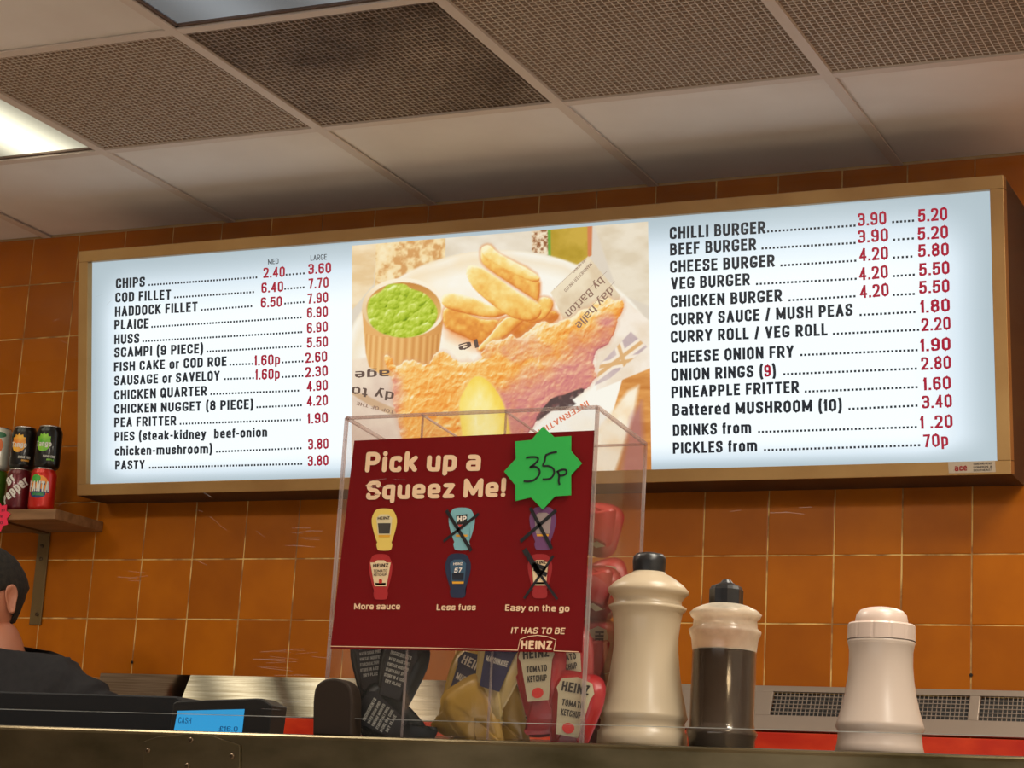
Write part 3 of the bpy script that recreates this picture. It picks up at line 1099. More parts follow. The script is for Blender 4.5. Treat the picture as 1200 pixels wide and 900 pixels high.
def sdist(pts):
    """signed distance to an outline, positive inside"""
    pts = np.array([(p[0], p[1]) for p in pts], float)
    d2 = np.full(GXP.shape, 1e18)
    ins = np.zeros(GXP.shape, bool)
    n_ = len(pts)
    for i_ in range(n_):
        x0, y0 = pts[i_]
        x1, y1 = pts[(i_ + 1) % n_]
        dx, dy = x1 - x0, y1 - y0
        t = np.clip(((GXP - x0) * dx + (GYP - y0) * dy) / (dx * dx + dy * dy + 1e-9), 0, 1)
        d2 = np.minimum(d2, (GXP - x0 - t * dx) ** 2 + (GYP - y0 - t * dy) ** 2)
        c = ((y0 > GYP) != (y1 > GYP)) & (GXP < (x1 - x0) * (GYP - y0) / (y1 - y0 + 1e-12) + x0)
        ins ^= c
    d = np.sqrt(d2)
    return np.where(ins, d, -d)


def lay(mask, col):
    global IMG
    m_ = np.clip(mask, 0, 1)[..., None]
    IMG = IMG * (1 - m_) + np.asarray(col, float) * m_


def ramp(t, stops):
    t = np.clip(t, 0, 1)
    xs = [q[0] for q in stops]
    return np.stack([np.interp(t, xs, [q[1][c] for q in stops]) for c in range(3)], -1)


def soft(pts, w_=3, sm=0):
    return np.clip(.5 + sdist(smoothloop(pts, sm) if sm else pts) / w_, 0, 1)


def relief(h, lx=-.5, ly=-.85):
    gy_, gx_ = np.gradient(h)
    return gx_ * lx + gy_ * ly


# table, boards and bottle behind the plate
lay(soft([(20, 100), (135, 145), (122, 300), (20, 420)], 6), ramp(fbm(40, 3, sx=.4), [(.3, (232, 200, 150)), (.7, (246, 226, 190))]))
tb = fbm(26, 7)
lay(soft([(132, 100), (392, 90), (392, 215), (126, 330)], 4), ramp(tb, [(.35, (216, 160, 96)), (.5, (244, 214, 158)), (.75, (250, 232, 190))]))
lay(soft([(392, 60), (720, 60), (715, 300), (392, 300)], 8), ramp(fbm(60, 11, sx=.5), [(.3, (226, 212, 188)), (.7, (242, 232, 214))]))
lay(soft([(940, 40), (1200, 40), (1200, 400), (1040, 330)], 8), ramp(fbm(50, 12, sx=.6), [(.3, (224, 208, 180)), (.7, (238, 226, 204))]))
lay(soft([(716, 60), (786, 60), (786, 192), (718, 178)], 3), ramp(fbm(12, 5), [(.35, (150, 96, 60)), (.5, (226, 196, 160)), (.7, (246, 232, 204))]))
lay(soft([(782, 60), (944, 60), (942, 190), (872, 235), (786, 192)], 3), ramp(fbm(60, 6) + (GXP - 780) / 700, [(.3, (176, 146, 40)), (.7, (206, 172, 70))]))
lay(soft([(926, 60), (946, 60), (942, 190), (928, 198)], 5), (214, 130, 84))
lay(soft([(776, 60), (788, 60), (789, 194), (779, 190)], 4), (112, 168, 66))
# plate
pe = 1 - np.sqrt(((GXP - 600) / 600) ** 2 + ((GYP - 620) / 450) ** 2)
lay(.5 + pe * 60, ramp(pe * 5 + fbm(120, 9) * .3, [(0, (238, 222, 190)), (.25, (252, 246, 232)), (.5, (246, 232, 206)), (1, (254, 250, 238))]))
lay(np.clip(fbm(150, 19) * 2 - 1, 0, 1) * (pe > 0) * .5, (252, 222, 170))
# wood and paper at the lower corner
lay(soft([(1060, 650), (1200, 590), (1200, 1100), (860, 1100), (1000, 860)], 4), ramp(fbm(30, 13, sx=.3) + (GYP - 600) / 1500, [(.3, (236, 170, 96)), (.8, (196, 122, 56))]))
lay(soft([(940, 880), (1080, 700), (1120, 680), (1100, 800), (1000, 1100), (860, 1100)], 16), ramp(fbm(60, 14), [(.3, (250, 226, 190)), (.7, (255, 244, 220))]))
lay(soft([(1040, 1080), (1090, 800), (1130, 740), (1150, 1080)], 26) * .7, (176, 120, 130))
# newspaper behind and beside the fish
lay(soft([(930, 193), (1052, 345), (1000, 470), (840, 440), (788, 330)], 2), ramp(fbm(60, 15), [(.3, (226, 204, 170)), (.7, (242, 226, 196))]))
lay(soft([(1052, 345), (1200, 470), (1200, 600), (960, 700), (960, 520)], 4), ramp(fbm(60, 16), [(.3, (240, 222, 198)), (.7, (250, 238, 222))]))
fl_ = soft([(1090, 478), (1152, 535), (1010, 655), (955, 680), (975, 600)], 4)
sx_, sy_ = GXP - 1060, GYP - 580
d1 = np.abs(sx_ * .60 + sy_ * .80 + 8)
d2 = np.abs(sx_ * .95 - sy_ * .30)
d3 = np.abs(sx_ * .20 + sy_ * .98 - 12)
lay(fl_, ramp(fbm(40, 17), [(.3, (198, 176, 176)), (.7, (216, 196, 190))]))
for dd in (d1, d2, d3):
    lay(fl_ * np.clip((20 - dd) / 4, 0, 1), (250, 236, 216))
for dd in (d1, d2, d3):
    lay(fl_ * np.clip((9 - dd) / 4, 0, 1), (226, 180, 124))
# newspaper at the near corner
lay(soft([(0, 590), (190, 560), (330, 700), (300, 1060), (0, 1060)], 10), ramp(fbm(90, 18) + (GYP - 600) / 1400, [(.3, (246, 228, 204)), (.8, (222, 196, 176))]))
ar = np.abs(np.hypot(GXP - 380, (GYP - 250) * 1.0) - 560)
lay(soft([(20, 700), (215, 740), (215, 830), (20, 780)], 6) * np.clip((16 - ar) / 4, 0, 1) * .55, (196, 150, 100))
# shadow of the food on the plate
lay(soft([(380, 440), (560, 420), (700, 420), (800, 400), (830, 430), (600, 560), (500, 545), (400, 500)], 40) * .75, (244, 176, 118))
# ramekin
body = soft([(78, 395), (92, 560), (104, 610), (150, 640), (240, 655), (330, 625), (368, 550), (390, 390), (235, 300)], 4)
ph_ = np.arcsin(np.clip((GXP - 235 + (GYP - 400) * .06) / 158, -1, 1))
fl2 = np.cos(ph_ * 34)
lay(body, ramp(.5 + .18 * fl2 * (GYP > 470 + 30 * np.cos(ph_)) + .25 * np.cos(ph_ + .6) - .2, [(0, (196, 130, 66)), (.35, (222, 160, 90)), (.7, (242, 192, 122)), (1, (252, 222, 164))]))
r1 = 1 - np.sqrt(((GXP - 235) / 157) ** 2 + ((GYP - 388) / 112) ** 2)
lay(.5 + r1 * 45, ramp(.5 + (GXP - 235) / 600 - (GYP - 388) / 500, [(0, (226, 180, 116)), (.5, (252, 236, 206)), (1, (255, 246, 226))]))
r2 = 1 - np.sqrt(((GXP - 235) / 141) ** 2 + ((GYP - 391) / 99) ** 2)
lay(.5 + r2 * 45, ramp((GYP - 300) / 180, [(0, (204, 140, 66)), (.6, (232, 184, 112)), (1, (240, 200, 140))]))
pm_ = soft([(98, 402), (108, 352), (150, 325), (178, 300), (236, 298), (262, 315), (310, 332), (348, 368), (363, 410), (342, 458), (290, 492), (222, 500), (150, 482), (110, 448)], 5, 3)
hp_ = fbm(60, 21) * 10
for k in range(120):
    a_, r_2 = nrng.rand() * 6.283, np.sqrt(nrng.rand())
    x_, y_ = 230 + 128 * r_2 * np.cos(a_), 402 + 95 * r_2 * np.sin(a_)
    rr = nrng.uniform(11, 27)
    hp_ = np.maximum(hp_, nrng.uniform(6, 22) + np.sqrt(np.clip(rr * rr - (GXP - x_) ** 2 - ((GYP - y_) * 1.15) ** 2, 0, None)) * .9 - 4)
hp_ = hp_ + fbm(14, 23, 3) * 16
sh = relief(hp_) * -.075 + fbm(9, 22) * .3
lay(pm_, ramp(.42 + sh, [(0, (96, 128, 8)), (.3, (150, 174, 24)), (.55, (182, 202, 56)), (.8, (212, 224, 104)), (1, (236, 246, 170))]))
# chips


def chip(pts, seed, lo=0, fat=22):
    d = sdist(smoothloop(pts, 3))
    h = np.sqrt(np.clip(1 - (1 - np.clip(d / fat, 0, 1)) ** 2, 0, 1)) * fat
    sh_ = relief(h) * -.10 + (fbm(22, seed) - .5) * .5
    lay(.5 + (d + 9) / 20 - .4, (226, 132, 66)) if lo > .15 else None
    lay(.5 + d / 3, ramp(.62 + sh_ - lo, [(0, (214, 122, 50)), (.25, (236, 160, 70)), (.5, (248, 200, 104)), (.75, (253, 226, 146)), (1, (255, 246, 206))]))


chip([(384, 400), (420, 385), (520, 430), (600, 440), (600, 520), (540, 530), (470, 500), (395, 462)], 30, .38)
chip([(600, 430), (700, 440), (790, 400), (815, 430), (700, 500), (600, 560), (560, 545)], 31, .55)
chip([(515, 540), (560, 490), (620, 425), (690, 425), (640, 480), (545, 548)], 32, .2)
chip([(690, 400), (745, 350), (790, 355), (795, 390), (750, 440), (690, 440)], 33, .2)
chip([(380, 345), (420, 332), (500, 352), (560, 376), (632, 370), (640, 385), (620, 412), (560, 425), (440, 404), (385, 380)], 34, .1, 30)
chip([(470, 252), (492, 226), (560, 255), (660, 325), (740, 368), (752, 410), (715, 438), (640, 424), (560, 370), (495, 310)], 35, .05, 40)
chip([(525, 180), (532, 158), (562, 153), (600, 190), (735, 262), (744, 355), (722, 353), (640, 300), (560, 246), (530, 215)], 36, .22, 30)
chip([(530, 172), (555, 153), (600, 186), (735, 262), (738, 290), (690, 280), (600, 236), (545, 200)], 37, -.08, 26)
# battered fish
fo = [(160, 570), (172, 563), (188, 578), (206, 612), (232, 590), (268, 584), (305, 600), (338, 598), (345, 566), (372, 552), (410, 568), (440, 590), (470, 586), (500, 596), (528, 572), (540, 535), (575, 512), (610, 505), (640, 488), (660, 500), (700, 480), (722, 462), (760, 440), (800, 446), (832, 434), (865, 425), (900, 398), (930, 392), (958, 366), (1000, 348), (1030, 360), (1058, 358), (1064, 390), (1040, 430), (1030, 470), (1004, 520), (960, 552), (950, 600), (958, 645), (925, 690), (850, 730), (790, 770), (700, 860), (640, 1060), (250, 1060), (232, 900), (208, 800), (190, 700), (192, 640), (170, 610)]
df = sdist(smoothloop(fo, 2))
wob = (fbm(16, 44) - .5) * 14
df = df + wob
hf_ = np.sqrt(np.clip(1 - (1 - np.clip(df / 90, 0, 1)) ** 2, 0, 1)) * 70
wx, wy = GXP + 30 * fbm(50, 45), GYP + 30 * fbm(50, 46)
rid = 1 - np.abs(2 * fbm(46, 41, 3, x=wx, y=wy) - 1) * 2.2
cr_ = fbm(15, 42, 4, x=wx, y=wy)
hf_ = hf_ + rid * 16 + cr_ * 26 + (fbm(5, 43, 2) - .5) * 5
shf = relief(hf_, -.45, -.9) * -.045
# the far flank of the fish turns away and falls in mauve shade
flank = np.clip(((GXP - 560) * .50 + (GYP - 560) * .86 - 90) / 110, 0, 1) * (GXP > 560) * np.clip((1020 - GXP) / 60 + .6, 0, 1)
flank = np.maximum(flank, np.clip((250 - GXP) / 50, 0, 1) * np.clip((GYP - 610) / 60, 0, 1) * .8)
flank = np.maximum(flank, np.clip(1 - np.hypot((GXP - 1000) / 55, (GYP - 440) / 42), 0, 1) * 1.2)
flank = np.maximum(flank, np.clip(fbm(110, 47, 2) * 3 - 1.95, 0, .4))
flank = np.clip(flank + (fbm(34, 48) - .5) * .7 * (flank > .02), 0, 1)
tone = .62 + shf + (fbm(120, 49, 2) - .5) * .35
gold = ramp(tone, [(0, (206, 100, 40)), (.25, (236, 138, 52)), (.5, (246, 170, 78)), (.75, (252, 206, 124)), (1, (255, 240, 200))])
mv = ramp(tone, [(0, (176, 96, 100)), (.3, (206, 122, 124)), (.6, (222, 146, 132)), (1, (248, 200, 160))])
lay(np.clip(.5 + (df + 14) / 28 - .45, 0, 1) * .6, (226, 166, 130))
lay(.5 + df / 3, gold * (1 - flank[..., None]) + mv * flank[..., None])
# crest printed under the fish
lay(soft([(735, 800), (790, 730), (840, 715), (905, 690), (912, 705), (870, 735), (885, 750), (830, 775), (800, 770), (745, 812)], 4, 2) * np.clip(.4 + fbm(14, 50) * 1.2, 0, 1), (92, 72, 70))
# lemon wedge
ld = sdist(smoothloop([(445, 750), (468, 692), (502, 648), (545, 658), (590, 710), (615, 765), (632, 840), (640, 940), (600, 1060), (480, 1060), (455, 860)], 3))
lay(.5 + (ld + 8) / 16 - .4, (250, 214, 130))
lay(.5 + ld / 4, ramp(np.clip(ld / 60, 0, 1) * .5 + .35 * fbm(30, 51, sx=1.6) + (GXP - 520) / 900 * -1 + .1, [(0, (244, 200, 62)), (.4, (252, 224, 110)), (.8, (254, 238, 160)), (1, (255, 248, 206))]))
IMG = np.clip(IMG * 1.0, 0, 255)
bpx = [[PP.px(*q5(GXP[r, c], GYP[r, c])) for c in (0, NXP - 1)] for r in (0, NYP - 1)]
off_ = root_loc(board)
cA, cB, cC, cD = [np.array(PP.at(u, v, .0007) - off_) for (u, v) in (bpx[0][0], bpx[0][1], bpx[1][1], bpx[1][0])]
# the outline is nearly a rectangle on the board, so the grid follows its four corners through the homography of q5
nn_ = np.array(PP.n)
O_ = np.array(PP.O + PP.n * .0007)
PXx, PXy = 400 + GXP / 3.2135, 240 + GYP / 3.2135
D_ = np.array(CF)[None, None] + np.array(CR)[None, None] * ((PXx - 600) / FPX)[..., None] - np.array(CU)[None, None] * ((PXy - 450) / FPX)[..., None]
tt = ((O_ - np.array(CP)) @ nn_) / (D_ @ nn_)
PTS = np.array(CP) + D_ * tt[..., None] - np.array(off_)
idx = np.arange(NYP * NXP).reshape(NYP, NXP)
F_ = np.stack([idx[1:, :-1], idx[1:, 1:], idx[:-1, 1:], idx[:-1, :-1]], -1).reshape(-1, 4)
me = bpy.data.meshes.new('food_picture')
me.from_pydata(PTS.reshape(-1, 3).tolist(), [], F_.tolist())
lin = np.where(IMG / 255 <= .04045, IMG / 255 / 12.92, ((IMG / 255 + .055) / 1.055) ** 2.4)
ca = me.color_attributes.new('print', 'FLOAT_COLOR', 'POINT')
ca.data.foreach_set('color', np.concatenate([lin, np.ones((NYP, NXP, 1))], -1).reshape(-1).astype(np.float32))
M_pic = emis('food_print', (1, 1, 1), 1.0)
ntp = M_pic.node_tree
at_ = ntp.nodes.new('ShaderNodeAttribute')
at_.attribute_name = 'print'
ntp.links.new(at_.outputs['Color'], [n_ for n_ in ntp.nodes if n_.type == 'EMISSION'][0].inputs[0])
me.materials.append(M_pic)
pic = bpy.data.objects.new('food_picture', me)
C.objects.link(pic)
pic.parent = board
E_ = lambda n, c, s=1.0, **k: emis('print_' + n, srgb(*c), s, **k)
mN = E_('newsink', (150, 118, 100))
mN2 = E_('newsink_dark', (104, 84, 74))
for (s_, a_, b_, h_) in [('day halle', (1010, 308), (880, 452), 10), ('by Barton', (975, 272), (842, 408), 10), ('MANCHESTER UNITED', (938, 218), (838, 322), 4), ('ALL THE NEWS', (915, 208), (870, 252), 3)]:
    write('newsprint', s_, PP, q5(*a_), q5(*b_), h_, mN, pic, bold=.0, lift=.0010)
for (a_, b_) in [((1000, 252), (850, 400)), ((1030, 290), (905, 425)), ((925, 205), (800, 320))]:
    mb = MB()
    ribbon(mb, [PP.px(*q5(*a_)), PP.px(*q5(*b_))], .0007, PP, .0010)
    flat_obj('newsprint', mb.v, mb.f, mN, pic)
# lettering on the newspaper under the fish: seen upside down
for (s_, a_, b_, h_, m_) in [('age', (182, 622), (52, 628), 10, mN2), ('dy to', (200, 706), (42, 684), 11, mN2), ('TOP OF THE', (200, 776), (60, 742), 4, mN), ('le', (512, 506), (440, 528), 10, mN2), ('INTERNATIONAL', (925, 738), (690, 880), 7, E_('intl', (228, 128, 92)))]:
    write('newsprint', s_, PP, q5(*a_), q5(*b_), h_, m_, pic, bold=.01, lift=.0010)

# ------------------------------------------------------------------ back range (behind the counter)
rng = thing('frying_range', 'stainless steel frying range with vent grilles and red enamel panel against the tiled wall', 'range', (1.6, -0.1, ZF))
ZT = -0.288
SX0, SX1 = 0.06, 1.56


def sheet(name, x0, x1, ya, za, yb, zb, m, t=0.004):
    d = V((0, yb - ya, zb - za))
    n = V((0, -d.z, d.y)).normalized() * t
    vs = [V((x0, ya, za)), V((x1, ya, za)), V((x1, yb, zb)), V((x0, yb, zb))]
    return MB().add(vs + [v + n for v in vs], [(3, 2, 1, 0), (4, 5, 6, 7), (0, 1, 5, 4), (1, 2, 6, 5), (2, 3, 7, 6), (3, 0, 4, 7)]).obj(name, m, rng)


M_mirror = mat('polished_steel', srgb(170, 160, 148), 0.05, 1.0, var=(srgb(140, 128, 112), 8, (1, 1, 30)), rvar=0.09)
XJ = onY(218, 800, -.02).x
for (xa_, xb_, yb_, lb_) in ((SX0, XJ, -.020, 'dull steel splashback strip on the tiled wall behind the person'), (XJ + .001, SX1, -.052, 'polished steel splashback strip below the wall tiles, reflecting a bright light')):
    spl = sheet('steel_splashback', xa_, xb_, -0.004, ZT, yb_, ZT - 0.098, M_mirror)
    spl.data.transform(Matrix.Translation(rng.location))
    spl.parent = None
    tag(spl, lb_, 'splashback')
# vent strip: steel frame, mesh windows
zt, zb = ZT - 0.0, ZT - 0.098
va = lambda u, v: V((u, -0.012 - 0.045 * (1 - v), zb + (zt - zb) * v))      # leaning strip
VX0, VX1 = 1.56, 2.95
px_win = [1.66 + .27 * k for k in range(5)]
xw = [onY(x_, 812, -0.03).x for x_ in (886, 1012, 1024, 1136, 1148)]
pitch = xw[4] - xw[2]
wins = [(xw[4] - pitch * (k + 0), xw[4] - pitch * k + (xw[3] - xw[2])) for k in (2, 1, 0, -1)]
b = MB()


def vstrip(u0, v0, u1, v1, th=.006, mb=None):
    n = V((0, -0.9, 0.41)).normalized() * th
    vs = [va(u0, v0), va(u1, v0), va(u1, v1), va(u0, v1)]
    mb.add(vs + [q + n for q in vs], [(0, 1, 2, 3), (7, 6, 5, 4), (0, 4, 5, 1), (1, 5, 6, 2), (2, 6, 7, 3), (3, 7, 4, 0)])


edges = [VX0] + [e for w_ in wins for e in w_] + [VX1]
vstrip(VX0, 0, VX1, 0.34, mb=b)
vstrip(VX0, 0.87, VX1, 1.0, mb=b)
for k in range(0, len(edges), 2):
    vstrip(edges[k], 0.34, edges[k + 1], 0.87, mb=b)
M_vent = mat('vent_frame_steel', srgb(168, 152, 138), 0.4, 0.5)
b.obj('vent_frame', M_vent, rng, bevel=.001)
for (u0, u1) in wins:
    mb = MB()
    n = int((u1 - u0) / 0.0095)
    for k in range(n + 1):
        u = u0 + (u1 - u0) * k / n
        vstrip(u - .0007, .34, u + .0007, .87, .003, mb)
    for k in range(1, 6):
        v = .34 + .53 * k / 6
        vstrip(u0, v - .007, u1, v + .007, .003, mb)
    g = mb.obj('vent_mesh', M_vent, rng)
    g['kind'] = 'stuff'
    MB().add([va(u0, .34) + V((0, .008, 0)), va(u1, .34) + V((0, .008, 0)), va(u1, .87) + V((0, .008, 0)), va(u0, .87) + V((0, .008, 0))], [(0, 1, 2, 3)]).obj('vent_filter', mat('vent_filter', srgb(70, 68, 66), .7), rng)
# red enamel apron and steel body
MB().box((0.57, -0.075, -0.60), (VX1, -0.055, zb - .003)).obj('red_panel', M_red, rng, bevel=.002)
MB().box((1.585, -0.085, -0.60), (1.592, -0.07, zb - .003)).obj('panel_joint', M_dark, rng)
MB().box((0.57, -0.42, ZF), (VX1, -0.02, -0.62)).obj('body', M_steel, rng, bevel=.004)
MB().box((0.57, -0.44, -0.62), (VX1, -0.02, -0.60)).obj('hob_top', M_steel, rng, bevel=.003)
for k in range(3):
    x_ = 1.0 + k * .75
    MB().lathe([(.016, 0), (.016, .03)], (0, 0, 0), 18).obj('knob', M_black, rng, world=False).matrix_local = Matrix.Translation(V((x_, -.42, -.75)) - V(rng.location)) @ Euler((math.pi / 2, 0, 0)).to_matrix().to_4x4()

# ------------------------------------------------------------------ wall shelf and cans
SZ, SX, SY = 0.098, 0.022, -0.205
shelf = thing('wall_shelf', 'brown laminate wall shelf on a steel bracket holding drink cans', 'shelf', (-0.5, 0, SZ))
MB().box((-1.3, SY, SZ - .026), (SX, -0.003, SZ)).obj('shelf_board', M_wood, shelf, bevel=.0015)
bt, bb = onY(49.5, 622, -0.01), onY(42, 732, -0.01)
bx = (bt.x + bb.x) / 2
br = MB().box((bx - .018, -0.0075, bb.z), (bx + .018, -0.0025, SZ - .027)).obj('bracket', M_greybr, shelf, bevel=.0008)
MB().box((bx - .016, SY + .02, SZ - .031), (bx + .016, -0.0075, SZ - .0265)).obj('bracket_arm', M_greybr, br)
for (x_, y_) in ((49, 640), (48, 655), (43.5, 720)):
    p = onY(x_, y_, -0.008)
    MB().lathe([(.005, 0), (.005, .002), (.003, .003)], (0, 0, 0), 14).obj('screw', M_screw, br, world=False).matrix_local = Matrix.Translation(p - V(shelf.location)) @ Euler((math.pi / 2, 0, 0)).to_matrix().to_4x4()


def wraptext(name, s, m, parent, cang, zc, width, h, r, bold=.03, rot=0.0, slant=0.0):
    """lettering wrapped on a can wall; cang = facing angle (rad), measured on the can"""
    vs, fs = text_mesh(s, bold)
    x0, x1 = min(v[0] for v in vs), max(v[0] for v in vs)
    out = []
    for x, y, k_ in vs:
        lx = ((x - x0) / (x1 - x0) - .5) * width + slant * y * h
        ly = (y / CAP - .5) * h
        ax = lx * math.cos(rot) - ly * math.sin(rot)
        az = lx * math.sin(rot) + ly * math.cos(rot)
        a = cang + ax / r
        r_k = r + k_ * 2e-5
        out.append((r_k * math.cos(a), r_k * math.sin(a), zc + az))
    return flat_obj(name, out, fs, m, parent, world=False)


def wrapellipse(name, m, parent, cang, zc, rx, rz, r, spiky=0, du=0):
    mb = MB()
    n, k = 28, 4
    vs = [(r * math.cos(cang + du), r * math.sin(cang + du), zc)]
    for j in range(1, k + 1):
        for i in range(n):
            a = 2 * math.pi * i / n
            q = j / k * (1 + (spiky if (i % 2 and 0.6 < a < 2.5) else 0))
            an = cang + du + rx * q * math.cos(a) / r
            vs.append((r * math.cos(an), r * math.sin(an), zc + rz * q * math.sin(a)))
    fs = [(0, 1 + i, 1 + (i + 1) % n) for i in range(n)]
    for j in range(k - 1):
        fs += [(1 + j * n + i, 1 + j * n + (i + 1) % n, 1 + (j + 1) * n + (i + 1) % n, 1 + (j + 1) * n + i) for i in range(n)]
    return flat_obj(name, vs, [f[::-1] for f in fs], m, parent, world=False)


M_alu = mat('can_aluminium', srgb(200, 196, 190), 0.25, 0.9)
HC = 0.1065
RCAN = 0.0325
can_prof = [(.024, .002), (.026, 0), (.028, .002), (.0315, .007), (RCAN, .012), (RCAN, .092), (.031, .098), (.0275, .1045), (.027, HC)]


def can(px_c, py_c, z, label, col, deco, rot=0.0):
    p = onY(px_c, py_c, -0.163)
    t = thing('drink_can', label, 'can', (p.x, -0.163, z), 'drink cans on the wall shelf')
    ang = math.radians(-90 + 33 - 14) + rot
    m = mat('can_' + label.split()[0] + str(col), srgb(*col), 0.3, 0.35, coat=.4)
    MB().lathe(can_prof, n=40).obj('can_body', m, t, smooth=True, world=False)
    MB().lathe([(.0272, HC - .001), (.0275, HC), (.0275, HC + .002), (.0265, HC + .0022), (.0255, HC - .003), (.001, HC - .003)], n=40).obj('rim', M_alu, t, smooth=True, world=False)
    MB().box((-.009, -.012, HC - .003), (.009, .010, HC - .0015)).obj('ring_pull', M_alu, t, world=False, bevel=.0006)
    deco(t, ang)
    return t


M_white = mat('white_print', srgb(228, 224, 214), .5)


def tango(c1, c2, sub):
    def f(t, a):
        m1 = mat('fruit' + str(c1), srgb(*c1), .4, var=(srgb(*c2), 40, (1, 1, 1)))
        wrapellipse('fruit_print', m1, t, a, .062, .019, .022, RCAN + .0004, .22, du=-.12)
        wraptext('brand_lettering', 'Tango', M_white, t, a - .1, .060, .042, .0135, RCAN + .0010, .03)
        wraptext('lettering', 'SUGAR FREE', M_white, t, a + .45, .028, .032, .006, RCAN + .0008, .02)
        wraptext('lettering', sub, m1, t, a + .55, .020, .020, .005, RCAN + .0008, .02)
    return f


def pepper(t, a):
    wraptext('brand_lettering', 'Dr', M_white, t, a - .35, .078, .026, .024, RCAN + .0010, .04, rot=.75)
    wraptext('brand_lettering', 'Pepper', M_white, t, a + .05, .052, .085, .026, RCAN + .0010, .04, rot=.75)


def fanta(t, a):
    wrapellipse('fruit_print', mat('fanta_orange', srgb(244, 150, 40), .4), t, a, .060, .026, .028, RCAN + .0004)
    wrapellipse('leaf_print', mat('fanta_green', srgb(70, 170, 60), .4), t, a, .080, .013, .010, RCAN + .0006, du=-.3)
    wrapellipse('leaf_print', mat('fanta_blue', srgb(24, 48, 110), .4), t, a, .042, .021, .012, RCAN + .0006, du=-.05)
    wraptext('brand_lettering', 'FANTA', mat('fanta_navy', srgb(20, 40, 90), .4), t, a + .02, .0585, .056, .028, RCAN + .0007, .08)
    wraptext('brand_lettering', 'FANTA', M_white, t, a, .060, .054, .026, RCAN + .0013, .05)
    wraptext('lettering', 'ORANGE', mat('fanta_green', (0, 0, 0)), t, a, .040, .03, .007, RCAN + .0012, .02)


def whitecan(t, a):
    wrapellipse('fruit_print', mat('can_fruit_orange', srgb(226, 110, 40), .4), t, a + .2, .06, .014, .020, RCAN + .0004)
    wrapellipse('leaf_print', mat('can_fruit_green', srgb(40, 110, 70), .4), t, a + .2, .088, .02, .008, RCAN + .0004)


def greencan(t, a):
    wrapellipse('leaf_print', mat('can_lime', srgb(150, 190, 60), .4), t, a + .3, .06, .012, .024, RCAN + .0004)


ZS = SZ + .0005
ZS2 = ZS + HC + .0022
can(-7, 574, ZS, 'green drink can cut off by the shelf price star, lowest row', (70, 110, 30), greencan)
can(21.5, 574, ZS, 'maroon drink can with slanted white lettering on the shelf', (96, 14, 26), pepper, -.1)
can(50, 573, ZS, 'red drink can with orange fruit logo at the shelf end', (206, 34, 20), fanta)
can(-1, 525, ZS2, 'white drink can with orange fruit, stacked on the green can', (206, 204, 190), whitecan)
can(28, 524, ZS2, 'black drink can with orange fruit, stacked second from the shelf end', (20, 16, 16), tango((236, 120, 30), (250, 190, 60), 'ORANGE'))
can(57, 523, ZS2, 'black drink can with green apple, stacked above the red can', (18, 18, 16), tango((70, 170, 30), (150, 214, 60), 'APPLE'))

# pink price star on the shelf edge
PS = Plane((0, SY - .004, SZ), (1, 0, 0), (0, 0, 1))
c0 = PS.px(-3, 606)
sp = [PS.at(*q, 0) for q in star_pts(c0[0], c0[1], .040, .030, 9, .2)]
star = MB().prism(sp, (0, .0015, 0)).obj('price_star', mat('fluorescent_pink_card', srgb(240, 40, 80), .6))
tag(star, 'small pink star-shaped price card fixed to the wall shelf edge', 'price card')
for k, s_ in enumerate(['CANS £1', 'from', '£1.20']):
    vs, fs = text_mesh(s_, .0)
    x1 = max(v[0] for v in vs)
    wd = [.045, .03, .032][k]
    out = [PS.at(c0[0] + (-.004 if k else -.008) + (x / x1 - .5) * wd + .006, c0[1] + .014 - .016 * k + y / CAP * .007, .0004) for x, y, k_ in vs]
    o = flat_obj('handwriting', out, fs, M_ink, star)

# ------------------------------------------------------------------ person behind the counter
M_skin = mat('skin', srgb(196, 128, 98), .5, sss=.1)
M_hair = mat('short_dark_hair', srgb(44, 36, 26), .85, var=(srgb(20, 17, 12), 90, (1, 1, 1)), bump=.5, bd=.003)
M_jump = mat('charcoal_jumper', srgb(40, 39, 42), .95, var=(srgb(34, 33, 36), 60, (1, 1, 1)), bump=.15, bd=.001)
M_trou = mat('black_trousers', (.01, .01, .012), .9)


def skin_mesh(nodes, edges, sub=2, root=0):
    me = bpy.data.meshes.new('sk')
    me.from_pydata([n[0] for n in nodes], edges, [])
    o = bpy.data.objects.new('sk', me)
    C.objects.link(o)
    md = o.modifiers.new('s', 'SKIN')
    md.use_smooth_shade = True
    if not me.skin_vertices:
        me.attributes.new('skin_vertices', 'FLOAT', 'POINT') if False else None
    for i, sv in enumerate(me.skin_vertices[0].data):
        r = nodes[i][1]
        sv.radius = r if isinstance(r, tuple) else (r, r)
        sv.use_root = (i == root)
    sb = o.modifiers.new('b', 'SUBSURF')
    sb.levels = sub
    sb.render_levels = sub
    dg = bpy.context.evaluated_depsgraph_get()
    dg.update()
    m = bpy.data.meshes.new_from_object(o.evaluated_get(dg))
    vs = [v.co.copy() for v in m.vertices]
    fs = [tuple(p.vertices) for p in m.polygons]
    bpy.data.objects.remove(o)
    return vs, fs


def new_skin_ready():
    pass


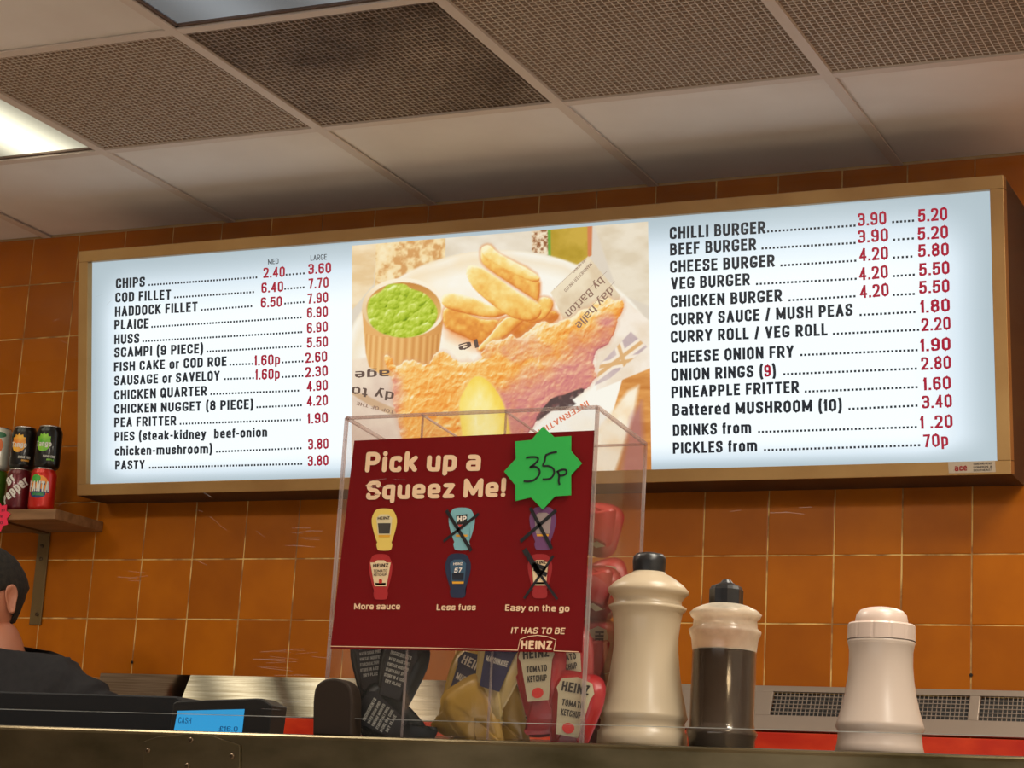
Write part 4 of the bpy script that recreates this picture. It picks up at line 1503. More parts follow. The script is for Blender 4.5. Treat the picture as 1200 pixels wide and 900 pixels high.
hp = onY(-17, 700, -0.47)                 # middle of the head
PX, PY = hp.x + .02, -0.47
per = thing('person', 'person with short dark hair in a charcoal jumper bending over behind the counter', 'person', (PX + .05, PY, ZF))
fdir = V((-.30, -.92, -.30)).normalized()       # where the face looks
neck = V((PX + .03, PY + .03, -0.245))
headc = V((PX - .02, PY, hp.z + .002))
sh_r = onY(78, 771, -0.45) + V((-.01, 0, -.055))
sh_l = neck + V((-.18, .03, -.075))
el_r = onY(140, 812, -0.45) + V((.00, 0, -.075))
wr_r = el_r + V((.04, -.20, -.14))
el_l = sh_l + V((-.10, .06, -.27))
wr_l = el_l + V((.04, -.22, -.06))
chest = neck + V((-.02, .0, -.20))
waist = chest + V((-.03, -.02, -.25))
pel = waist + V((0, 0, -.17))
hipr, hipl = pel + V((.09, 0, -.05)), pel + V((-.09, 0, -.05))
knr, knl = V((hipr.x + .02, PY - .03, ZF + .48)), V((hipl.x - .02, PY - .03, ZF + .48))
anr, anl = V((knr.x, PY + .02, ZF + .09)), V((knl.x, PY + .02, ZF + .09))
tor, tol = anr + V((0, -.13, -.055)), anl + V((0, -.13, -.055))
N = [(pel, (.115, .08)), (waist, (.115, .08)), (chest, (.125, .08)), (neck + V((-.01, 0, -.03)), (.062, .055)), (headc + V((.02, 0, -.05)), .052), (sh_r, .046), (el_r, .040), (wr_r, .028),
     (sh_l, .046), (el_l, .040), (wr_l, .028), (hipr, .066), (knr, .052), (anr, .04), (tor, .035), (hipl, .066), (knl, .052), (anl, .04), (tol, .035)]
ED = [(0, 1), (1, 2), (2, 3), (3, 4), (2, 5), (5, 6), (6, 7), (2, 8), (8, 9), (9, 10), (0, 11), (11, 12), (12, 13), (13, 14), (0, 15), (15, 16), (16, 17), (17, 18)]
bv, bf = skin_mesh(N, ED)

# head: sculpted from a grid sphere in its own frame, x = right, y = forward, z = up
hy = fdir
hx = hy.cross(V((0, 0, 1))).normalized()
hz = hx.cross(hy).normalized()


def head_pt(th, ph, grow=0.0):
    """th: polar from crown, ph: azimuth, 0 = forward"""
    x, y, z = math.sin(th) * math.sin(ph), math.sin(th) * math.cos(ph), math.cos(th)
    rx, ry, rz = .075 + grow, .097 + grow, .115 + grow
    px_, py_, pz_ = x * rx, y * ry, z * rz
    if z < 0:                                       # jaw narrows, chin comes forward, nape is cut in
        px_ *= 1 - .28 * (-z) ** 1.2
        if y < 0:
            py_ *= 1 - .34 * min(1, -z * 1.5)
        else:
            py_ *= 1 - .10 * (-z)
    else:
        if y < 0:
            py_ *= 1.05
    if y > .75 and abs(x) < .45:                    # brow, nose, lips, chin
        f = (1 - abs(x) / .45)
        n_ = math.exp(-((z + .22) / .14) ** 2) * max(0, 1 - abs(x) / .2)
        py_ += .024 * n_ + .004 * f * math.exp(-((z - .08) / .08) ** 2) + .005 * f * math.exp(-((z + .5) / .07) ** 2) + .008 * f * math.exp(-((z + .78) / .1) ** 2)
        py_ -= .006 * math.exp(-((z + .03) / .07) ** 2) * math.exp(-((abs(x) - .33) / .12) ** 2)
    return headc + hx * px_ + hy * py_ + hz * pz_


nth, nph = 30, 48
hv, hf = [], []
for i in range(nth + 1):
    for k in range(nph):
        hv.append(head_pt(math.pi * i / nth, 2 * math.pi * k / nph))
for i in range(nth):
    for k in range(nph):
        hf.append((i * nph + k, i * nph + (k + 1) % nph, (i + 1) * nph + (k + 1) % nph, (i + 1) * nph + k))
mb = MB().add(bv, bf).add(hv, hf)
# ears, both sides
for sgn in (-1, 1):
    ec = headc + hx * (sgn * .074) + hy * (-.008) + hz * (-.012)
    outl = [(.000, .030), (.012, .032), (.020, .022), (.020, .006), (.013, -.010), (.006, -.028), (-.004, -.030), (-.006, -.012), (-.008, .012)]
    pts = smoothloop([V(q) for q in outl], 4)
    n = len(pts)
    cx_ = V((.005, .002))
    # ring 0: root on the skull, 1: rim outward, 2: rim crest, 3: inner bowl, 4: centre
    rings = []
    for (sc, of) in ((.75, -.006), (.95, .006), (1.05, .013), (.85, .015), (.6, .006), (.2, .004)):
        rings.append([ec + hx * (sgn * of * (1.0 if p.x > 0 else .55)) - hy * ((p.x - cx_.x) * sc + cx_.x) + hz * ((p.y - cx_.y) * sc + cx_.y) for p in pts])
    vs = [q for r in rings for q in r]
    fs = [(a * n + i, a * n + (i + 1) % n, (a + 1) * n + (i + 1) % n, (a + 1) * n + i) for a in range(5) for i in range(n)] + [tuple(range(5 * n, 6 * n))]
    mb.add(vs, fs)
# hands: palm and five fingers, loosely curled
for wr, d0 in ((wr_r, (wr_r - el_r).normalized()), (wr_l, (wr_l - el_l).normalized())):
    side = d0.cross(V((0, 0, 1))).normalized()
    dn = side.cross(d0).normalized() * -1
    nodes = [(wr - d0 * .02, .022), (wr + d0 * .03, (.03, .018)), (wr + d0 * .075, (.034, .015))]
    eds = [(0, 1), (1, 2)]
    for q in range(4):
        of = side * (-.027 + .018 * q)
        L = (.062, .075, .07, .055)[q]
        base = wr + d0 * .075 + of
        a = len(nodes)
        nodes += [(base, .0095), (base + d0 * L * .5 + dn * .008, .0085), (base + d0 * L * .8 + dn * .028, .0075), (base + d0 * L * .85 + dn * .046, .0065)]
        eds += [(2, a), (a, a + 1), (a + 1, a + 2), (a + 2, a + 3)]
    a = len(nodes)
    tb = wr + d0 * .02 - side * .022
    nodes += [(tb, .012), (tb + d0 * .03 - side * .025 + dn * .01, .010), (tb + d0 * .055 - side * .03 + dn * .022, .0085)]
    eds += [(1, a), (a, a + 1), (a + 1, a + 2)]
    hv_, hf_ = skin_mesh(nodes, eds, 1)
    mb.add(hv_, hf_)
mb.obj('body', M_skin, per, smooth=True)
# hair: short cap over crown, sides and nape
hv, hf = [], []
for i in range(nth + 1):
    for k in range(nph):
        th, ph = math.pi * i / nth, 2 * math.pi * k / nph
        g = .007 + random.uniform(-.0008, .0008)
        hv.append(head_pt(th, ph, g))
for i in range(nth):
    for k in range(nph):
        th, ph = math.pi * (i + .5) / nth, 2 * math.pi * (k + .5) / nph
        back = -math.cos(ph)
        lim = 1.0 if back < -.35 else (1.5 if back < .02 else (1.42 if back < .22 else (1.95 if back < .4 else 2.2)))
        if th < lim:
            hf.append((i * nph + k, i * nph + (k + 1) % nph, (i + 1) * nph + (k + 1) % nph, (i + 1) * nph + k))
ho = MB().add(hv, hf).obj('hair', M_hair, per, smooth=True)
ho.modifiers.new('t', 'SOLIDIFY').thickness = .004
# eyes
for sgn in (-1, 1):
    ec = headc + hx * (sgn * .031) + hy * .0795 + hz * .002
    e = MB().lathe([(.0001, -.011), (.006, -.009), (.0105, -.004), (.011, 0), (.0105, .004), (.006, .009), (.0001, .011)], ec, 16, cap=False).obj('eye', mat('eye_white', srgb(220, 214, 206), .2), per, smooth=True)
    ir = [ec + hy * .0112 + (hx * math.cos(a_) + hz * math.sin(a_)) * .0052 for a_ in [k * .5236 for k in range(12)]]
    MB().add(ir, [tuple(range(12))]).obj('iris', mat('dark_iris', srgb(50, 34, 24), .2), e)
# jumper and trousers
NJ = [(pel + V((0, 0, -.07)), (.188, .138)), (waist, (.155, .112)), (chest, (.172, .118)), (neck + V((.0, 0, -.036)), (.080, .070)), (sh_r, .072), ((sh_r + el_r) / 2, .062), (el_r, .055), (el_r.lerp(wr_r, .85), .040), (sh_l, .072), (el_l, .055), (el_l.lerp(wr_l, .85), .040)]
EJ = [(0, 1), (1, 2), (2, 3), (2, 4), (4, 5), (5, 6), (6, 7), (2, 8), (8, 9), (9, 10)]
jv, jf = skin_mesh(NJ, EJ, 3)
import mathutils
jv2 = []
for v in jv:
    f = mathutils.noise.noise(v * 22) * .004 + math.sin((v - sh_r).dot((el_r - sh_r).normalized()) * 110 + 6 * mathutils.noise.noise(v * 9)) * (.008 if v.x > sh_r.x else .002)
    jv2.append(v + (v - chest).normalized() * f)
MB().add(jv2, jf).obj('jumper', M_jump, per, smooth=True)
NT = [(pel + V((0, 0, .10)), (.140, .10)), (pel, (.145, .10)), (hipr, .098), (knr, .075), (anr + V((0, 0, .02)), .06), (hipl, .098), (knl, .075), (anl + V((0, 0, .02)), .06)]
tv, tf = skin_mesh(NT, [(0, 1), (1, 2), (2, 3), (3, 4), (1, 5), (5, 6), (6, 7)])
MB().add(tv, tf).obj('trousers', M_trou, per, smooth=True)
for a_, t_ in ((anr, tor), (anl, tol)):
    sv, sf = skin_mesh([(a_ + V((0, .03, -.045)), .045), (a_ + V((0, -.05, -.045)), .045), (t_ + V((0, -.02, .0)), .036)], [(0, 1), (1, 2)])
    MB().add([V((v.x, v.y, max(v.z, ZF + .001))) for v in sv], sf).obj('shoe', M_black, per, smooth=True)

# ------------------------------------------------------------------ front counter ledge
LY = -2.60
zl = lambda x: -0.56453 + (x - 1.81214) * ((-0.56133 + 0.56453) / (2.8567 - 1.81214))
LX0, LX1 = 0.9, 3.9
counter = thing('serving_counter', 'serving counter with a brushed steel ledge across the bottom of the scene', 'counter', (2.3, LY, ZF))
prof = [(0, -.10), (0, -.005), (.0008, -.0025), (.0025, -.0008), (.005, 0), (.30, 0), (.30, -.10), (.12, -.10)]
vs = [V((x, LY + t, zl(x) + z)) for x in (LX0, LX1) for t, z in prof]
n = len(prof)
MB().add(vs, [tuple(range(n)), tuple(range(2 * n - 1, n - 1, -1))] + [(i, (i + 1) % n, n + (i + 1) % n, n + i) for i in range(n)]).obj('ledge', M_ledge, counter)
MB().box((LX0, LY + .03, ZF), (LX1, LY + .28, -.67)).obj('counter_front', mat('counter_panel', srgb(110, 40, 28), .4), counter)
wc = thing('work_counter', 'low steel work counter behind the serving ledge carrying the till', 'counter', (2.3, LY + .5, ZF))
MB().box((LX0 - .3, LY + .33, -.99), (LX1, LY + .75, -.952)).obj('work_top', M_steel, wc, bevel=.002)
MB().box((LX0 - .28, LY + .35, ZF), (LX1, LY + .73, -.99)).obj('cupboard', M_steel, wc)
PL = Plane((0, LY, 0), (1, 0, 0), (0, 0, 1))
pl = [(170.5, 869), (186, 863.5), (226, 860), (250, 862.5), (283, 873.5), (283, 915), (262, 926), (186, 922), (170, 912)]
plate = MB().prism([PL.at(*PL.px(*q), .003) for q in pl], (0, .003, 0)).obj('bracket_plate', M_ledge, counter, bevel=.0006)
for q in [(175.7, 880), (226, 867.7), (274, 886.7), (221.7, 897.7), (176, 910), (270, 914)]:
    p = PL.at(*PL.px(*q), .003)
    MB().lathe([(.0028, 0), (.0028, .0008), (.0018, .0016), (.0016, .0008), (.0002, .0008)], (0, 0, 0), 14, cap=False).obj('bolt', M_screw, plate, world=False).matrix_local = Matrix.Translation(p - V(counter.location)) @ Euler((math.pi / 2, 0, 0)).to_matrix().to_4x4()

# glass screen just in front of the goods, held clear of the ledge by clamps
GYF = LY + 0.018
gt = thing('glass_screen', 'clear glass sneeze screen clamped above the steel ledge', 'glass screen', (2.3, GYF, -.55))
za, zb_ = zl(LX0) + .0175, 0.30
MB().add([(LX0, GYF, za), (LX1, GYF, zl(LX1) + .0175), (LX1, GYF, zb_), (LX0, GYF, zb_)], [(0, 1, 2, 3)]).obj('glass_pane', M_glass, gt)
MB().add([(LX0, GYF - .0005, za), (LX1, GYF - .0005, zl(LX1) + .0175), (LX1, GYF - .0005, zl(LX1) + .0168), (LX0, GYF - .0005, za - .0007), (LX0, GYF + .006, za), (LX1, GYF + .006, zl(LX1) + .0175)], [(0, 1, 2, 3), (0, 4, 5, 1)]).obj('glass_edge', M_glasse, gt)
mb = MB()
rs = random.Random(11)
PG = Plane((0, GYF - .0003, 0), (1, 0, 0), (0, 0, 1))
for (x0_, x1_, y0_, y1_, n_, ln_) in ((345, 385, 618, 640, 9, 26), (315, 385, 756, 834, 22, 40), (130, 165, 662, 682, 5, 24), (70, 330, 560, 660, 8, 14), (20, 130, 300, 420, 5, 12), (440, 560, 560, 575, 3, 30), (830, 990, 592, 606, 4, 26)):
    for k in range(n_):
        x_, y_ = rs.uniform(x0_, x1_), rs.uniform(y0_, y1_)
        l_ = ln_ * rs.uniform(.4, 1)
        sl = rs.uniform(-.12, .12) if ln_ > 16 else rs.uniform(-1, 1)
        ribbon(mb, [PG.px(x_ - l_ / 2, y_ - sl * l_ / 2), PG.px(x_ + l_ / 2, y_ + sl * l_ / 2)], .0004 * rs.uniform(.6, 1.4), PG, 0)
sc_ = flat_obj('scratches', mb.v, mb.f, thinglass('scratched_glass', (1, 1, 1), 1.0, .4, .16, (1, 1, 1)), gt)
sc_['kind'] = 'stuff'
# rounded black clamp
PK = Plane((0, GYF - .006, 0), (1, 0, 0), (0, 0, 1))
ko = [(366, 862), (366.5, 822), (369, 806), (377, 797.5), (390, 794.5), (403, 798), (410.5, 807), (413, 824), (412, 864)]
kp = [PK.at(*q) for q in ([V(PK.px(*ko[0]))] + smoothline([PK.px(*q) for q in ko[1:-1]], 4) + [V(PK.px(*ko[-1]))])]
kk = MB().prism(kp, (0, .020, 0)).obj('screen_clamp', mat('brown_black_rubber', srgb(36, 26, 18), .6, spec=.2), None, bevel=.0022)
tag(kk, 'rounded black clamp on the steel ledge beside the sauce dispenser', 'clamp')

# ------------------------------------------------------------------ sauce dispenser
BY = LY + .030
PF = Plane((0, BY, 0), (1, 0, 0), (0, 0, 1))            # outside of its front sheet
f_tl, f_tr = V(PF.px(404, 490)), V(PF.px(702, 477))
xa, xb = (f_tl.x + PF.px(381, 862)[0]) / 2, (f_tr.x + PF.px(680, 868)[0]) / 2
ztop = (f_tl.y + f_tr.y) / 2
zbot = zl((xa + xb) / 2) + .0005
BD = 0.13
disp = thing('sauce_dispenser', 'clear acrylic sauce dispenser with a red poster standing on the ledge', 'dispenser', ((xa + xb) / 2, BY + BD / 2, zbot))
dz = .010                                                  # the top slopes down to the back
th = .003
ztf = lambda x: f_tl.y + (f_tr.y - f_tl.y) * (x - xa) / (xb - xa)


def acr_sheet(name, quad, d, m=M_acr):
    return MB().prism(quad, d).obj(name, m, disp)


def edge_bar(name, a, b_, r=.0014, m=M_acre):
    a, b_ = V(a), V(b_)
    d = (b_ - a).normalized()
    u = d.cross(V((0, 0, 1)) if abs(d.z) < .9 else V((1, 0, 0))).normalized() * r
    v = d.cross(u).normalized() * r
    return MB().prism([a + u + v, a - u + v, a - u - v, a + u - v], b_ - a).obj(name, m, disp)


def one(name, q, m=M_acr):
    return MB().add(q, [(0, 1, 2, 3)]).obj(name, m, disp)


def side_sheet(name, x):
    one(name, [(x, BY, zbot), (x, BY + BD, zbot), (x, BY + BD, ztf(x) - dz), (x, BY, ztf(x))])


one('front_sheet', [(xa, BY, zbot + .05), (xb, BY, zbot + .05), (xb, BY, ztf(xb)), (xa, BY, ztf(xa))])
one('back_sheet', [(xa, BY + BD, zbot), (xb, BY + BD, zbot), (xb, BY + BD, ztf(xb) - dz), (xa, BY + BD, ztf(xa) - dz)])
one('base_sheet', [(xa, BY, zbot + .003), (xb, BY, zbot + .003), (xb, BY + BD, zbot + .003), (xa, BY + BD, zbot + .003)])
one('front_lip', [(xa, BY - .0, zbot), (xb, BY - .0, zbot), (xb, BY, zbot + .05), (xa, BY, zbot + .05)])
xd = [xa + (xb - xa) * .312, xa + (xb - xa) * .645]
for x in (xa, xb):
    side_sheet('side_sheet', x)
for x in xd:
    side_sheet('divider', x)
for x in [xa, xb]:
    edge_bar('acrylic_edge', (x, BY, zbot), (x, BY, ztf(x)), .0016)
    edge_bar('acrylic_edge', (x, BY + BD, zbot), (x, BY + BD, ztf(x) - dz), .0014)
    edge_bar('acrylic_edge', (x, BY, ztf(x)), (x, BY + BD, ztf(x) - dz), .0016)
for x in xd:
    edge_bar('acrylic_edge', (x, BY + .002, zbot), (x, BY + .002, ztf(x) - .001), .0009)
    edge_bar('acrylic_edge', (x, BY, ztf(x)), (x, BY + BD, ztf(x) - dz), .0009)
edge_bar('acrylic_edge', (xa, BY, ztf(xa)), (xb, BY, ztf(xb)), .0016)
edge_bar('acrylic_edge', (xa, BY + BD, ztf(xa) - dz), (xb, BY + BD, ztf(xb) - dz), .0012)

# poster
M_post = mat('red_poster', srgb(114, 10, 14), .5, var=(srgb(104, 8, 12), 3, (1, 1, 1)), spec=.15)
poster = MB().prism([PF.at(*PF.px(*q), .0006) for q in [(415.5, 516.5), (697, 504.5), (682.5, 765), (387.5, 760)]], (0, .0004, 0)).obj('poster', M_post, disp)
M_pt = mat('poster_cream', srgb(232, 196, 160), .6)


def q8(x, y):
    return 370 + x / 3, 470 + y / 3


def pw(s_, a_, b_, h_, bold=.035, m=M_pt, lift=.0010, **k):
    return write('poster_lettering', s_, PF, a_, b_, h_, m, poster, bold=bold, lift=lift, rnd=True, **k)


pw('Pick up a', q8(174, 252), q8(580, 246), 24, .05)
pw('Squeez Me!', q8(172, 348), q8(668, 338), 22, .05)
pw('More sauce', q8(136, 733), q8(298, 733), 7.2, .035)
pw('Less fuss', q8(426, 736), q8(564, 736), 7.2, .035)
pw('Easy on the go', q8(667, 738), q8(893, 741), 7.6, .035)
pw('IT HAS TO BE', q8(687, 818), q8(876, 820), 7.4, .03, slant=.12)
pw('HEINZ', q8(722, 873), q8(832, 875), 10.5, .05, slant=-.0)
mb = MB()
for ln in ([(712, 876), (720, 838), (748, 828), (780, 824), (815, 828), (846, 840), (838, 878)], [(50, 862), (400, 868), (712, 876)], [(838, 878), (925, 882)]):
    ribbon(mb, [PF.px(*q8(*q)) for q in ln], .0007, PF, .001)
flat_obj('poster_line', mb.v, mb.f, M_pt, poster)


def pm(n, c):
    return mat('poster_' + n, srgb(*c), .55)


def bottle_print(cx, cy, hw, hh, body, lab, kind):
    """an upside-down squeezy bottle: wide rounded top, narrow cap at the foot (crop coordinates)"""
    o = [(-.80, -.80), (-.55, -.96), (0, -1.0), (.55, -.96), (.80, -.80), (.98, -.5), (.92, -.1), (.66, .45), (.55, .62), (.62, .70), (.55, .92), (.35, 1), (-.35, 1), (-.55, .92), (-.62, .70), (-.55, .62), (-.66, .45), (-.92, -.1), (-.98, -.5)]
    P_ = lambda pts, m_, l_, sm=2: patch('sauce_bottle_print', PF, [q8(cx + x * hw, cy + y * hh) for x, y in pts], m_, poster, l_, sm)
    P_(o, pm('b' + kind, body), .0011)
    P_([(-.62, -.55), (-.3, -.72), (.3, -.72), (.62, -.55), (.5, .25), (-.5, .25)], pm('l' + kind, lab), .0012, 0)
    P_([(-.45, .27), (.45, .27), (.42, .37), (-.42, .37)], pm('band', (220, 160, 40)), .0013, 0)
    return P_


P_ = bottle_print(243, 452, 45, 74, (226, 196, 96), (214, 200, 160), 'mustard')
P_([(-.5, -.3), (.5, -.3), (.42, .2), (-.42, .2)], pm('k1', (60, 56, 50)), .0013, 0)
pw('HEINZ', q8(220, 418), q8(262, 416), 3.4, .03, pm('ink', (60, 40, 30)), .0014)
P_ = bottle_print(515, 450, 47, 75, (120, 172, 180), (120, 172, 180), 'brown_sauce')
P_([(-.42, -.62), (.42, -.70), (.40, -.22), (-.34, -.2)], pm('k2', (24, 24, 26)), .0013, 0)
P_([(-.3, -.2), (.4, -.2), (.0, .02)], pm('k2r', (200, 60, 50)), .0014, 0)
pw('HP', q8(500, 425), q8(532, 424), 6.5, .05, pm('w', (236, 226, 214)), .0015)
P_ = bottle_print(800, 448, 48, 76, (104, 60, 104), (150, 132, 130), 'garlic')
P_ = bottle_print(230, 618, 42, 80, (166, 30, 32), (226, 200, 160), 'ketchup')
P_([(-.85, -.62), (.85, -.62), (.75, -.32), (.5, .42), (-.5, .42), (-.75, -.32)], pm('lk', (226, 200, 160)), .0013, 0)
pw('HEINZ', q8(204, 586), q8(258, 584), 4.2, .05, pm('ink', (60, 40, 30)), .0015)
pw('TOMATO', q8(205, 603), q8(254, 602), 3.2, .02, pm('ink', (60, 40, 30)), .0015)
pw('KETCHUP', q8(206, 616), q8(252, 615), 3.0, .02, pm('ink', (60, 40, 30)), .0015)
P_([(-.12, .12), (.12, .12), (.12, .28), (-.12, .28)], pm('tomato', (190, 40, 30)), .0014, 2)
P_ = bottle_print(502, 614, 46, 78, (24, 38, 66), (50, 84, 110), 'fiftyseven')
P_([(-.46, -.1), (.46, -.1), (.42, .2), (-.42, .2)], pm('k3', (16, 24, 40)), .0013, 0)
pw('57', q8(488, 604), q8(514, 603), 5.5, .04, pm('w', (236, 226, 214)), .0015, slant=.15)
pw('HEINZ', q8(486, 578), q8(518, 577), 3.0, .02, pm('w', (236, 226, 214)), .0015)
P_ = bottle_print(790, 616, 44, 78, (150, 24, 28), (230, 204, 166), 'ketchup_two')
P_([(-.7, -.62), (.7, -.62), (.6, -.32), (.5, .42), (-.5, .42), (-.6, -.32)], pm('lk', (0, 0, 0)), .0013, 0)
pw('HEINZ', q8(768, 575), q8(812, 573), 4.0, .05, pm('ink', (60, 40, 30)), .0015)
# marker crosses
mb = MB()
for a_, b_, w_ in [((462, 385), (550, 528), .0034), ((452, 494), (576, 397), .0028), ((757, 376), (832, 520), .0034), ((722, 495), (848, 385), .0034), ((735, 522), (792, 612), .0052), ((792, 612), (852, 698), .0026), ((735, 695), (838, 545), .0026), ((765, 575), (812, 590), .004), ((770, 590), (815, 612), .004)]:
    ribbon(mb, [PF.px(*q8(*a_)), PF.px(*q8(*b_))], w_, PF, .0018)
    LZ2 = 0
flat_obj('marker_cross', mb.v, mb.f, M_ink, poster)

# green price star on the front sheet


def q7(x, y):
    return 480 + x / 5.4545, 500 + y / 5.4545


so = [(862, 5), (935, 72), (1043, 65), (1042, 160), (1112, 240), (1042, 315), (1042, 443), (940, 450), (862, 535), (787, 457), (688, 480), (688, 380), (615, 292), (690, 210), (686, 100), (790, 90)]
gs = MB().prism([PF.at(*PF.px(*q7(*q)), .0042) for q in so], (0, .0008, 0)).obj('price_star', mat('green_card', srgb(36, 168, 70), .6))
tag(gs, 'green star-shaped card with handwritten price on the red dispenser poster', 'price card')
mb = MB()
for ln in ([(757, 205), (790, 200), (828, 203), (832, 222), (806, 250), (782, 266), (815, 262), (840, 280), (842, 310), (815, 342), (780, 355), (742, 354)],
           [(955, 168), (915, 175), (880, 190)], [(882, 190), (876, 225), (866, 256), (900, 258), (930, 275), (936, 305), (915, 335), (880, 343), (862, 342)],
           [(960, 290), (968, 320), (966, 355), (972, 378)], [(952, 296), (985, 282), (1012, 284), (1014, 305), (990, 318), (965, 318)]):
    ribbon(mb, smoothline([PF.px(*q7(*q)) for q in ln], 5), .0020, PF, .0048)
flat_obj('handwriting', mb.v, mb.f, M_ink, gs)

# ------------------------------------------------------------------ sauce sachets in the dispenser
sach_out = [(-.62, -1), (.62, -1), (.66, -.84), (.5, -.74), (.62, -.6), (.86, .0), (1, .45), (.95, .8), (.7, .97), (.3, 1), (-.3, 1), (-.7, .97), (-.95, .8), (-1, .45), (-.86, 0), (-.62, -.6), (-.5, -.74), (-.66, -.84)]
sach_meshes = {}


def sachet_mesh(seed):
    """soft pouch in the outline of a squeezy bottle, lying in XZ, thickness along Y"""
    rnd = random.Random(seed)
    hw, hh, tk = .027, .045, .0065
    pts = [V(q) for q in smoothloop([V(q) for q in sach_out], 2)]
    n = len(pts)
    b = MB()
    for s in (-1, 1):
        rings = [(1, 0.0005), (.9, .001), (.82, .55), (.62, .85), (.35, 1.0), (.1, 1.05)]
        vs = []
        for sc, d in rings:
            for p in pts:
                tk2 = tk * d * (.55 if p.y < -.6 else 1)
                vs.append((p.x * hw * sc, s * (tk2 + (.0016 * mathutils.noise.noise(V((p.x * 5 * sc, p.y * 5 * sc, seed * 7.7 + s))) + .0005 * rnd.uniform(-1, 1)) * (d > .1)), (p.y * sc + .12 * (1 - sc)) * hh))
        fs = [(a * n + i, a * n + (i + 1) % n, (a + 1) * n + (i + 1) % n, (a + 1) * n + i) for a in range(5) for i in range(n)] + [tuple(range(5 * n, 6 * n))]
        b.add(vs, fs)
    return b


def sachet(kind, loc, rot, label, group, txt=True):
    body, lab, ink = {'ketchup': ((150, 16, 20), (176, 166, 136), (40, 34, 26)), 'mustard': ((160, 126, 44), (28, 27, 52), (190, 178, 156)), 'green': ((5, 17, 15), (16, 20, 22), (170, 170, 160)), 'mayo': ((172, 150, 92), (28, 30, 66), (196, 190, 176))}[kind]
    t = thing('sauce_sachet', label, 'sachet', loc, group, rot)
    m = mat('sachet_' + kind, srgb(*body), .4, 0, coat=.1 if kind == 'green' else .3, coat_r=.2, spec=.2 if kind == 'green' else .5)
    key = (kind, random.randint(0, 2))
    if key not in sach_meshes:
        o = sachet_mesh(key[1]).obj('pouch', m, t, smooth=True, world=False)
        sach_meshes[key] = o.data
    else:
        o = bpy.data.objects.new('pouch', sach_meshes[key])
        C.objects.link(o)
        o.parent = t
    ml = mat('sachet_label_' + kind, srgb(*lab), .5)
    mi = mat('sachet_ink_' + kind, srgb(*ink), .5)
    P = Plane((0, -.0103, 0), (1, 0, 0), (0, 0, 1))
    lo = [(-.62, .60), (-.50, .80), (0, .88), (.50, .80), (.62, .60), (.53, .48), (.36, -.34), (-.36, -.34), (-.53, .48)]
    flat_obj('label', [(x * .030, -.0082, z * .045) for x, z in lo], [tuple(range(9))], ml, t, world=False)
    if txt:
        lines = {'ketchup': [('HEINZ', .55, .9, .20), ('TOMATO', .26, .70, .13), ('KETCHUP', .06, .66, .13)], 'mayo': [('HEINZ', .55, .9, .2), ('MAYONNAISE', .2, .78, .12)], 'mustard': [('HEINZ', .55, .9, .2), ('MUSTARD', .2, .8, .14)], 'green': [('INGREDIENTS', .55, .8, .08), ('WATER SUGAR SPIRIT', .42, .8, .07), ('VINEGAR MODIFIED', .30, .8, .07), ('STARCH SALT SPICE', .18, .8, .07), ('STORE IN A COOL', .06, .8, .07), ('DRY PLACE', -.06, .6, .07)]}[kind]
        for s_, zc_, wd_, h_ in lines:
            vs, fs = text_mesh(s_, .03)
            x0_, x1_ = min(v[0] for v in vs), max(v[0] for v in vs)
            flat_obj('lettering', [(((x - x0_) / (x1_ - x0_) - .5) * wd_ * .030, -.0087 - k_ * 1.5e-5, zc_ * .045 + y / CAP * h_ * .045) for x, y, k_ in vs], fs, mi, t, world=False)
        if kind == 'ketchup':
            flat_obj('tomato_print', [(.006 * math.cos(a), -.0087, -.008 + .005 * math.sin(a)) for a in [k_ * .5236 for k_ in range(12)]], [tuple(range(12))], mat('tomato_print', srgb(196, 40, 30), .5), t, world=False)
    return t


def spot(px_, py_, dy):
    return onY(px_, py_, BY + dy)


D2 = math.radians
RL = lambda s: 'red ketchup sachet ' + s
specs = [
    # kind, px, py, depth, (tilt, lean, turn), label
    ('ketchup', 634, 803, .012, (0, 6, 0), 'red ketchup sachet with cream label showing upright behind the dispenser front'),
    ('ketchup', 668, 790, .026, (0, 14, 10), 'red ketchup sachet leaning against the side sheet, label just under the poster'),
    ('ketchup', 671, 844, .012, (0, -8, 6), 'red ketchup sachet at the bottom corner of the dispenser beside the white bottle'),
    ('mayo', 583, 790, .014, (0, -14, 0), 'cream mayonnaise sachet with navy label in the middle compartment'),
    ('mustard', 545, 812, .030, (0, -24, 0), 'yellow mustard sachet tilted in the middle compartment, topmost'),
    ('mustard', 560, 848, .014, (0, -32, 180), 'yellow mustard sachet lying low in the middle compartment'),
    ('mustard', 592, 852, .030, (0, -28, 180), 'yellow mustard sachet beside the compartment divider, low down'),
    ('green', 466, 800, .016, (0, -14, 0), 'dark green sauce sachet with white small print behind the dispenser front'),
    ('green', 440, 790, .034, (0, 8, 0), 'dark green sauce sachet against the dispenser end, under the poster corner'),
    ('green', 462, 848, .014, (0, 62, 0), 'dark green sauce sachet lying on its side on the dispenser floor'),
]
for kind, x_, y_, dy, (tl, ln, tn), lab in specs:
    sachet(kind, spot(x_, y_, dy), (D2(tl), D2(-ln), D2(tn)), lab, 'sauce sachets in the dispenser')
